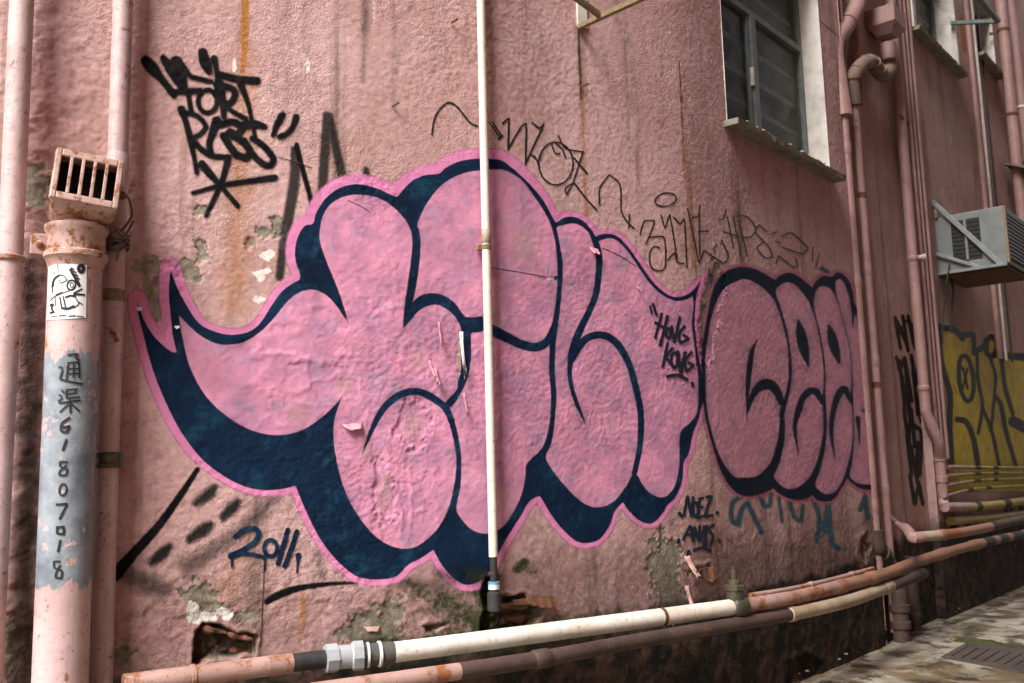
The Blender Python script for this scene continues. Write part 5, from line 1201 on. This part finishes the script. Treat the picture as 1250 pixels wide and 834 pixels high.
# small thin pipes over the yellow graffiti
for i, (pts, txt) in enumerate(((((1157, 570), (1200, 571), (1270, 571)), 'uppermost thin pipe across the yellow graffiti foot'), (((1155, 581), (1200, 578), (1270, 577)), 'second thin pipe from the top across the yellow graffiti foot'), (((1153, 593), (1200, 586), (1270, 584)), 'third thin pipe from the top across the yellow graffiti foot'), (((1152, 606), (1190, 597), (1270, 592)), 'lowest thin pipe across the yellow graffiti foot'))):
    o = empty('thin_pipe', txt, 'pipe')
    P = curve([px_pt(np.array(float(x)), np.array(float(y)), .05) for x, y in pts], 12); n = len(P)
    MB().tube(P[:9], .0125, 12).obj('pink_length', 'pipe_far', o, True); MB().tube(P[8:], .0125, 12).obj('yellow_length', 'yellowpipe', o, True)
    k = 9; MB().tube(P[k:k + 3], .0132, 12).obj('black_band', 'blackpipe', o, True); MB().tube(P[14:16], .0132, 12).obj('black_band', 'blackpipe', o, True)
o = empty('water_pipe', 'thicker yellow and black banded pipe with elbow under the thin ones', 'pipe')
P = curve([np.array([e0[0], e0[1], e1[2] + .05]), np.array([e0[0], e0[1], e1[2]]), px_pt(np.array(1153.), np.array(619.), .05), px_pt(np.array(1200.), np.array(618.), .05), px_pt(np.array(1275.), np.array(608.), .05)], 10)
MB().tube(P[:28], .031, 18).obj('pink_length', 'pipe_rust', o, True); MB().tube(P[27:], .030, 18).obj('yellow_length', 'yellowpipe', o, True)
for k in (28, 33): MB().tube(P[k:k + 2], .0315, 18).obj('black_band', 'blackpipe', o, True)
hp = empty('water_pipe', 'dull olive pipe between the banded pipe and the orange pipe', 'pipe')
MB().tube(curve([px_pt(np.array(float(x)), np.array(float(y)), .04) for x, y in ((1160, 636), (1200, 633), (1275, 624))], 8), .028, 18).obj('length', 'yellowpipe', hp, True)
# stacks at the far end
for x, y, o, r, mt, txt in ((1193, 150, .03, .022, 'pipe_far', 'slim pink stack running down behind the air conditioner'), (1200, 150, .02, .012, 'pvc', 'thin pale conduit beside the slim pink stack'), (1207, 150, .03, .009, 'blackpipe', 'thin black cable pipe right of the pale conduit'), (1222, 60, .06, .014, 'pipe_brown', 'rusty brown conduit beside the far stacks'), (1231, 100, .10, .045, 'pipe_far', 'fat pink stack with rusty straps at the far end'), (1243, 100, .12, .045, 'pipe_far', 'fat pink stack with a white clip, farthest along the alley')):
    q, bq = vpipe('downpipe', x, y, o, r, float(px_sz(1228, 440, o)[1]) if r < .03 else 1.9, 8.8, mt, txt, 'pipe')
    if r > .04:
        for yy, mm in (((45, 'rustmetal'), (136, 'rustmetal')) if x < 1240 else ((128, 'white'), (190, 'rustmetal'))): clip(q, bq, float(px_sz(x, y)[0]), r, float(px_sz(x, yy, o)[1]), o, mm)
# dirty sheet canopy at the far end
s0c = float(px_sz(1222, 205)[0]); tc_, nc_ = frame(s0c); pc = px_pt(np.array(1222.), np.array(200.), 0.0)
V = []; F = []
for i in range(33):
    for j in range(2): V.append(pc + tc_ * (i * .04) + nc_ * (.02 + .5 * j) + Z3 * (-.22 * j + (.012 if i % 2 else -.012)))
for i in range(32): F.append((i * 2, i * 2 + 2, i * 2 + 3, i * 2 + 1))
o = mesh_obj('canopy', V, F, 'awning', None, False); md = o.modifiers.new('t', 'SOLIDIFY'); md.thickness = .004
tag(o, 'dirty corrugated canopy jutting out beyond the air conditioner', 'canopy')

# ------------------------------------------------------------------ air conditioner
ac = empty('air_conditioner', 'grey window air conditioner on steel brackets above the yellow graffiti', 'air conditioner')
sa = float(px_sz(1143, 300)[0]); ta, na = frame(sa)
za1 = float(px_sz(1143, 268)[1]); za0 = float(px_sz(1150, 335)[1])
D_, W_ = 0.44, 0.60
AP = lambda s, o, z: wpt(sa, 0, 0) + ta * s + na * o + Z3 * z
zc_ = (za0 + za1) / 2; hh = (za1 - za0) / 2
MB().box(AP(W_ / 2, D_ / 2, zc_), ta * W_ / 2, na * D_ / 2, Z3 * hh).obj('casing', 'acbody', ac, False, .006)
m = MB(); m.box(AP(-.003, D_ * .45, zc_ + .005), ta * .002, na * D_ * .21, Z3 * hh * .72); m.obj('side_vent', 'acdark', ac)
for k in range(9):
    m = MB(); m.box(AP(-.006, D_ * .45, zc_ + .005 + (k - 4) * hh * .15), ta * .003, na * D_ * .2, Z3 * .003); m.obj('louvre', 'acdark', ac)
m = MB(); m.box(AP(-.007, D_ * .45, zc_ + .005), ta * .003, na * .008, Z3 * hh * .72); m.obj('vent_post', 'acbody', ac)
m = MB(); m.box(AP(W_ / 2, D_ + .006, zc_), ta * W_ * .44, na * .004, Z3 * hh * .84); m.obj('rear_coil', 'acdark', ac)
for k in range(12):
    m = MB(); m.box(AP(W_ / 2, D_ + .012, zc_ + (k - 5.5) * hh * .14), ta * W_ * .43, na * .003, Z3 * .004); m.obj('fin', 'steel', ac)
m = MB(); m.box(AP(.006, D_ + .008, zc_), ta * .012, na * .008, Z3 * hh * .98); m.obj('corner_strip', 'brass', ac)
m = MB(); m.bar(AP(-.02, .0, za1 + .12), AP(-.02, D_ * .92, za0 - .01), ta * .008, np.cross(ta, AP(0, D_ * .92, za0) - AP(0, 0, za1 + .12)) * .025)
m.bar(AP(-.02, .0, za0 + .13), AP(-.02, D_ * .62, za0 - .008), ta * .007, Z3 * .012); m.bar(AP(-.02, -.0, za0 - .012), AP(-.02, D_ * 1.0, za0 - .012), ta * .012, Z3 * .010)
m.bar(AP(W_ + .01, 0, za0 - .012), AP(W_ + .01, D_, za0 - .012), ta * .012, Z3 * .010); m.obj('bracket', 'steel', ac, False, .002)
m = MB(); m.box(AP(W_ / 2, D_ / 2, za0 - .028), ta * W_ * .5, na * D_ * .5, Z3 * .005); m.obj('drip_tray', 'rustmetal', ac)
P = curve([AP(.1, .05, za0 - .03), AP(.09, .06, za0 - .12), AP(.12, .03, za0 - .25), AP(.10, .02, za0 - .42)], 6); MB().tube(P, .008, 8).obj('drain_hose', 'blackpipe', ac, True)
P = curve([AP(-.02, .08, za0 + .05), AP(-.06, .06, za0 - .1), AP(-.05, .02, za0 - .3), AP(-.10, .012, za0 - .5)], 6); MB().tube(P, .005, 8).obj('cable', 'blackpipe', ac, True)
m = MB(); m.box(AP(.10, .02, za1 + .05), ta * .12, na * .01, Z3 * .055); m.obj('wall_board', 'brass', ac)

# ------------------------------------------------------------------ awning frame sticking out above
fr = empty('bracket_frame', 'tan metal bracket frame jutting from the wall above the conduit', 'bracket')
a = px_pt(np.array(707.), np.array(33.), .01); sfr = float(px_sz(707, 33)[0]); tf, nf_ = frame(sfr)
def ray_pt(x, y, depth): d = rays(np.array(float(x)), np.array(float(y))); return d / d[1] * depth + np.array([0, 0, CAMZ])
b = ray_pt(800, -10, a[1] - 0.28); c = ray_pt(731, 18, a[1] - 0.09); d = ray_pt(690, -12, a[1] - 0.25)
b = a + (b - a) * 2.2; d = c + (d - c) * 2.0
for p, q, nm in ((a, b, 'arm'), (c, d, 'cross_bar')):
    dr = (q - p) / np.linalg.norm(q - p); q1 = np.cross(dr, Z3); q1 /= np.linalg.norm(q1); q2 = np.cross(dr, q1)
    MB().bar(p, q, q1 * .010, q2 * .010).obj(nm, 'brass', fr, False, .002)
MB().box(px_pt(np.array(710.), np.array(12.), .006), tf * .025, nf_ * .005, Z3 * .075).obj('wall_plate', 'white', fr, False, .002)

# rusty remains on the wall
rb = empty('rusty_bracket', 'broken rusty iron bracket beside the dark hole under the conduit', 'bracket')
c = px_pt(np.array(660.), np.array(734.), .03); sr = float(px_sz(660, 734)[0]); tr, nr = frame(sr)
V = []; 
for i in range(9):
    a_ = i / 8 - .5
    V += [c + tr * a_ * .13 + Z3 * (.016 + .008 * random.random() - a_ * .02) + nr * (.004 * random.random()), c + tr * a_ * .13 + Z3 * (-.012 - .014 * random.random() - a_ * .03) + nr * (.018 + .005 * random.random())]
o = mesh_obj('plate', V, [(i * 2, i * 2 + 2, i * 2 + 3, i * 2 + 1) for i in range(8)], 'rustmetal', rb, False); md = o.modifiers.new('t', 'SOLIDIFY'); md.thickness = .006
MB().bar(c - tr * .09 - nr * .04, c + tr * .05 - nr * .01, nr * .012, Z3 * .010).obj('bar', 'rustmetal', rb, False, .003)
rb2 = empty('rusty_bracket', 'snapped rusty iron stub below the NOEZ lettering', 'bracket')
c = px_pt(np.array(858.), np.array(698.), .03)
V = []
for i in range(7):
    a_ = i / 6 - .5
    V += [c + tr * a_ * .11 + Z3 * (.018 - .012 * random.random()) + nr * (.02 * random.random()), c + tr * a_ * .11 + Z3 * (-.016 - .02 * random.random()) + nr * (.02 * random.random())]
o = mesh_obj('plate', V, [(i * 2, i * 2 + 2, i * 2 + 3, i * 2 + 1) for i in range(6)], 'rustmetal', rb2, False); md = o.modifiers.new('t', 'SOLIDIFY'); md.thickness = .007
for x, y, l, tx in ((551, 28, .012, 'left of the conduit'), (708, 106, .02, 'on the brown stain below the bracket frame'), (828, 113, .014, 'above the orange streak near the window'), (479, 130, .012, 'above the pink halo')):
    p = px_pt(np.array(float(x)), np.array(float(y)), .004); s_ = float(px_sz(x, y)[0]); t5, n5 = frame(s_)
    tag(MB().bar(p, p + n5 * .03 + t5 * l + Z3 * .004, t5 * .003, Z3 * .003).obj('nail', 'rustmetal'), 'rusty nail in the pink stucco ' + tx, 'nail', 'nails in the stucco')

# ------------------------------------------------------------------ paving in the alley
def slab(name, pts, h, mat, parent=None, bevel=.006):
    P = at_z(np.array([p[0] for p in pts], float), np.array([p[1] for p in pts], float), h); k = len(P)
    V = list(P) + [p - Z3 * (h + .03) for p in P]
    F = [tuple(range(k))] + [(i, k + i, k + (i + 1) % k, (i + 1) % k) for i in range(k)]
    o = mesh_obj(name, V, F, mat, parent, False)
    md = o.modifiers.new('b', 'BEVEL'); md.width = bevel; md.segments = 2
    return o
gobj = bpy.data.objects['ground']
cov = empty('drain_cover', 'rusty ribbed iron drain cover set in the alley concrete', 'drain cover')
CV = [(1149, 801), (1184, 783), (1290, 799), (1290, 826), (1235, 818)]
slab('plate', CV, .055, 'coveriron', cov, .003)
for i in range(9):
    x0 = 1160 + i * 13
    P = at_z(np.array([x0, x0 + 20.]), np.array([801 + i * 1.9, 789 + i * 1.9]), .058)
    d = (P[1] - P[0]); q = np.cross(d / np.linalg.norm(d), Z3); MB().bar(P[0], P[1], q * .004, Z3 * .0025).obj('rib', 'coveriron', cov)
slab('paving_slab', [(1135, 773), (1250, 731), (1330, 700), (1400, 750), (1290, 792), (1190, 778), (1165, 775)], .055, 'ground', gobj)
slab('paving_slab', [(1084, 790), (1128, 778), (1160, 782), (1180, 784), (1147, 802), (1300, 832), (1300, 900), (950, 900), (990, 833)], .050, 'ground', gobj)
def mossm():
    t = NT('moss_on_concrete')
    return t.out(t.mix(t.noise(60, 4), (0.025, 0.03, 0.006), (0.07, 0.075, 0.015)), 0.95, t.bump(t.noise(120, 4), 1, .006))
M['mossy'] = mossm()
m = MB()
for i in range(60):
    u = random.random(); p = at_z(np.array(1172 + 78 * u), np.array(777 + 12 * u + random.random() * 6), .050)
    m.blob(p, .02 + .03 * random.random(), .02 + .02 * random.random(), .004 + .004 * random.random(), 100 + i, 7, 4)
tag(m.obj('moss', 'mossy', None, True), 'yellow green moss in the joint beside the drain cover', 'moss', None, 'stuff')

# ------------------------------------------------------------------ unseen wall added behind the camera, shaped to shade the right side
m = MB()
ow = [(-2.2, -3.5), (0.4, -1.3), (5.2, 2.9), (11, 8.6)]
for (a, b), (c, d) in zip(ow[:-1], ow[1:]): m.add([(a, b, -.02), (c, d, -.02), (c, d, 16), (a, b, 16)], [(0, 1, 2, 3)])
tag(m.obj('shade_wall', 'wall_far'), kind='structure')
# grit and litter along the foot of the walls
m = MB()
for i in range(60):
    s_ = SA1 - 1.6 + random.random() * 5.5; o_ = 0.02 + 0.9 * random.random() ** 2.2
    q = .003 + .007 * random.random() ** 3
    m.blob(wpt(s_, o_, .053), q * 1.4, q, q * .5, 400 + i, 6, 4)
tag(m.obj('grit', 'concrete'), 'loose grit and plaster crumbs along the wall foot', 'grit', None, 'stuff')
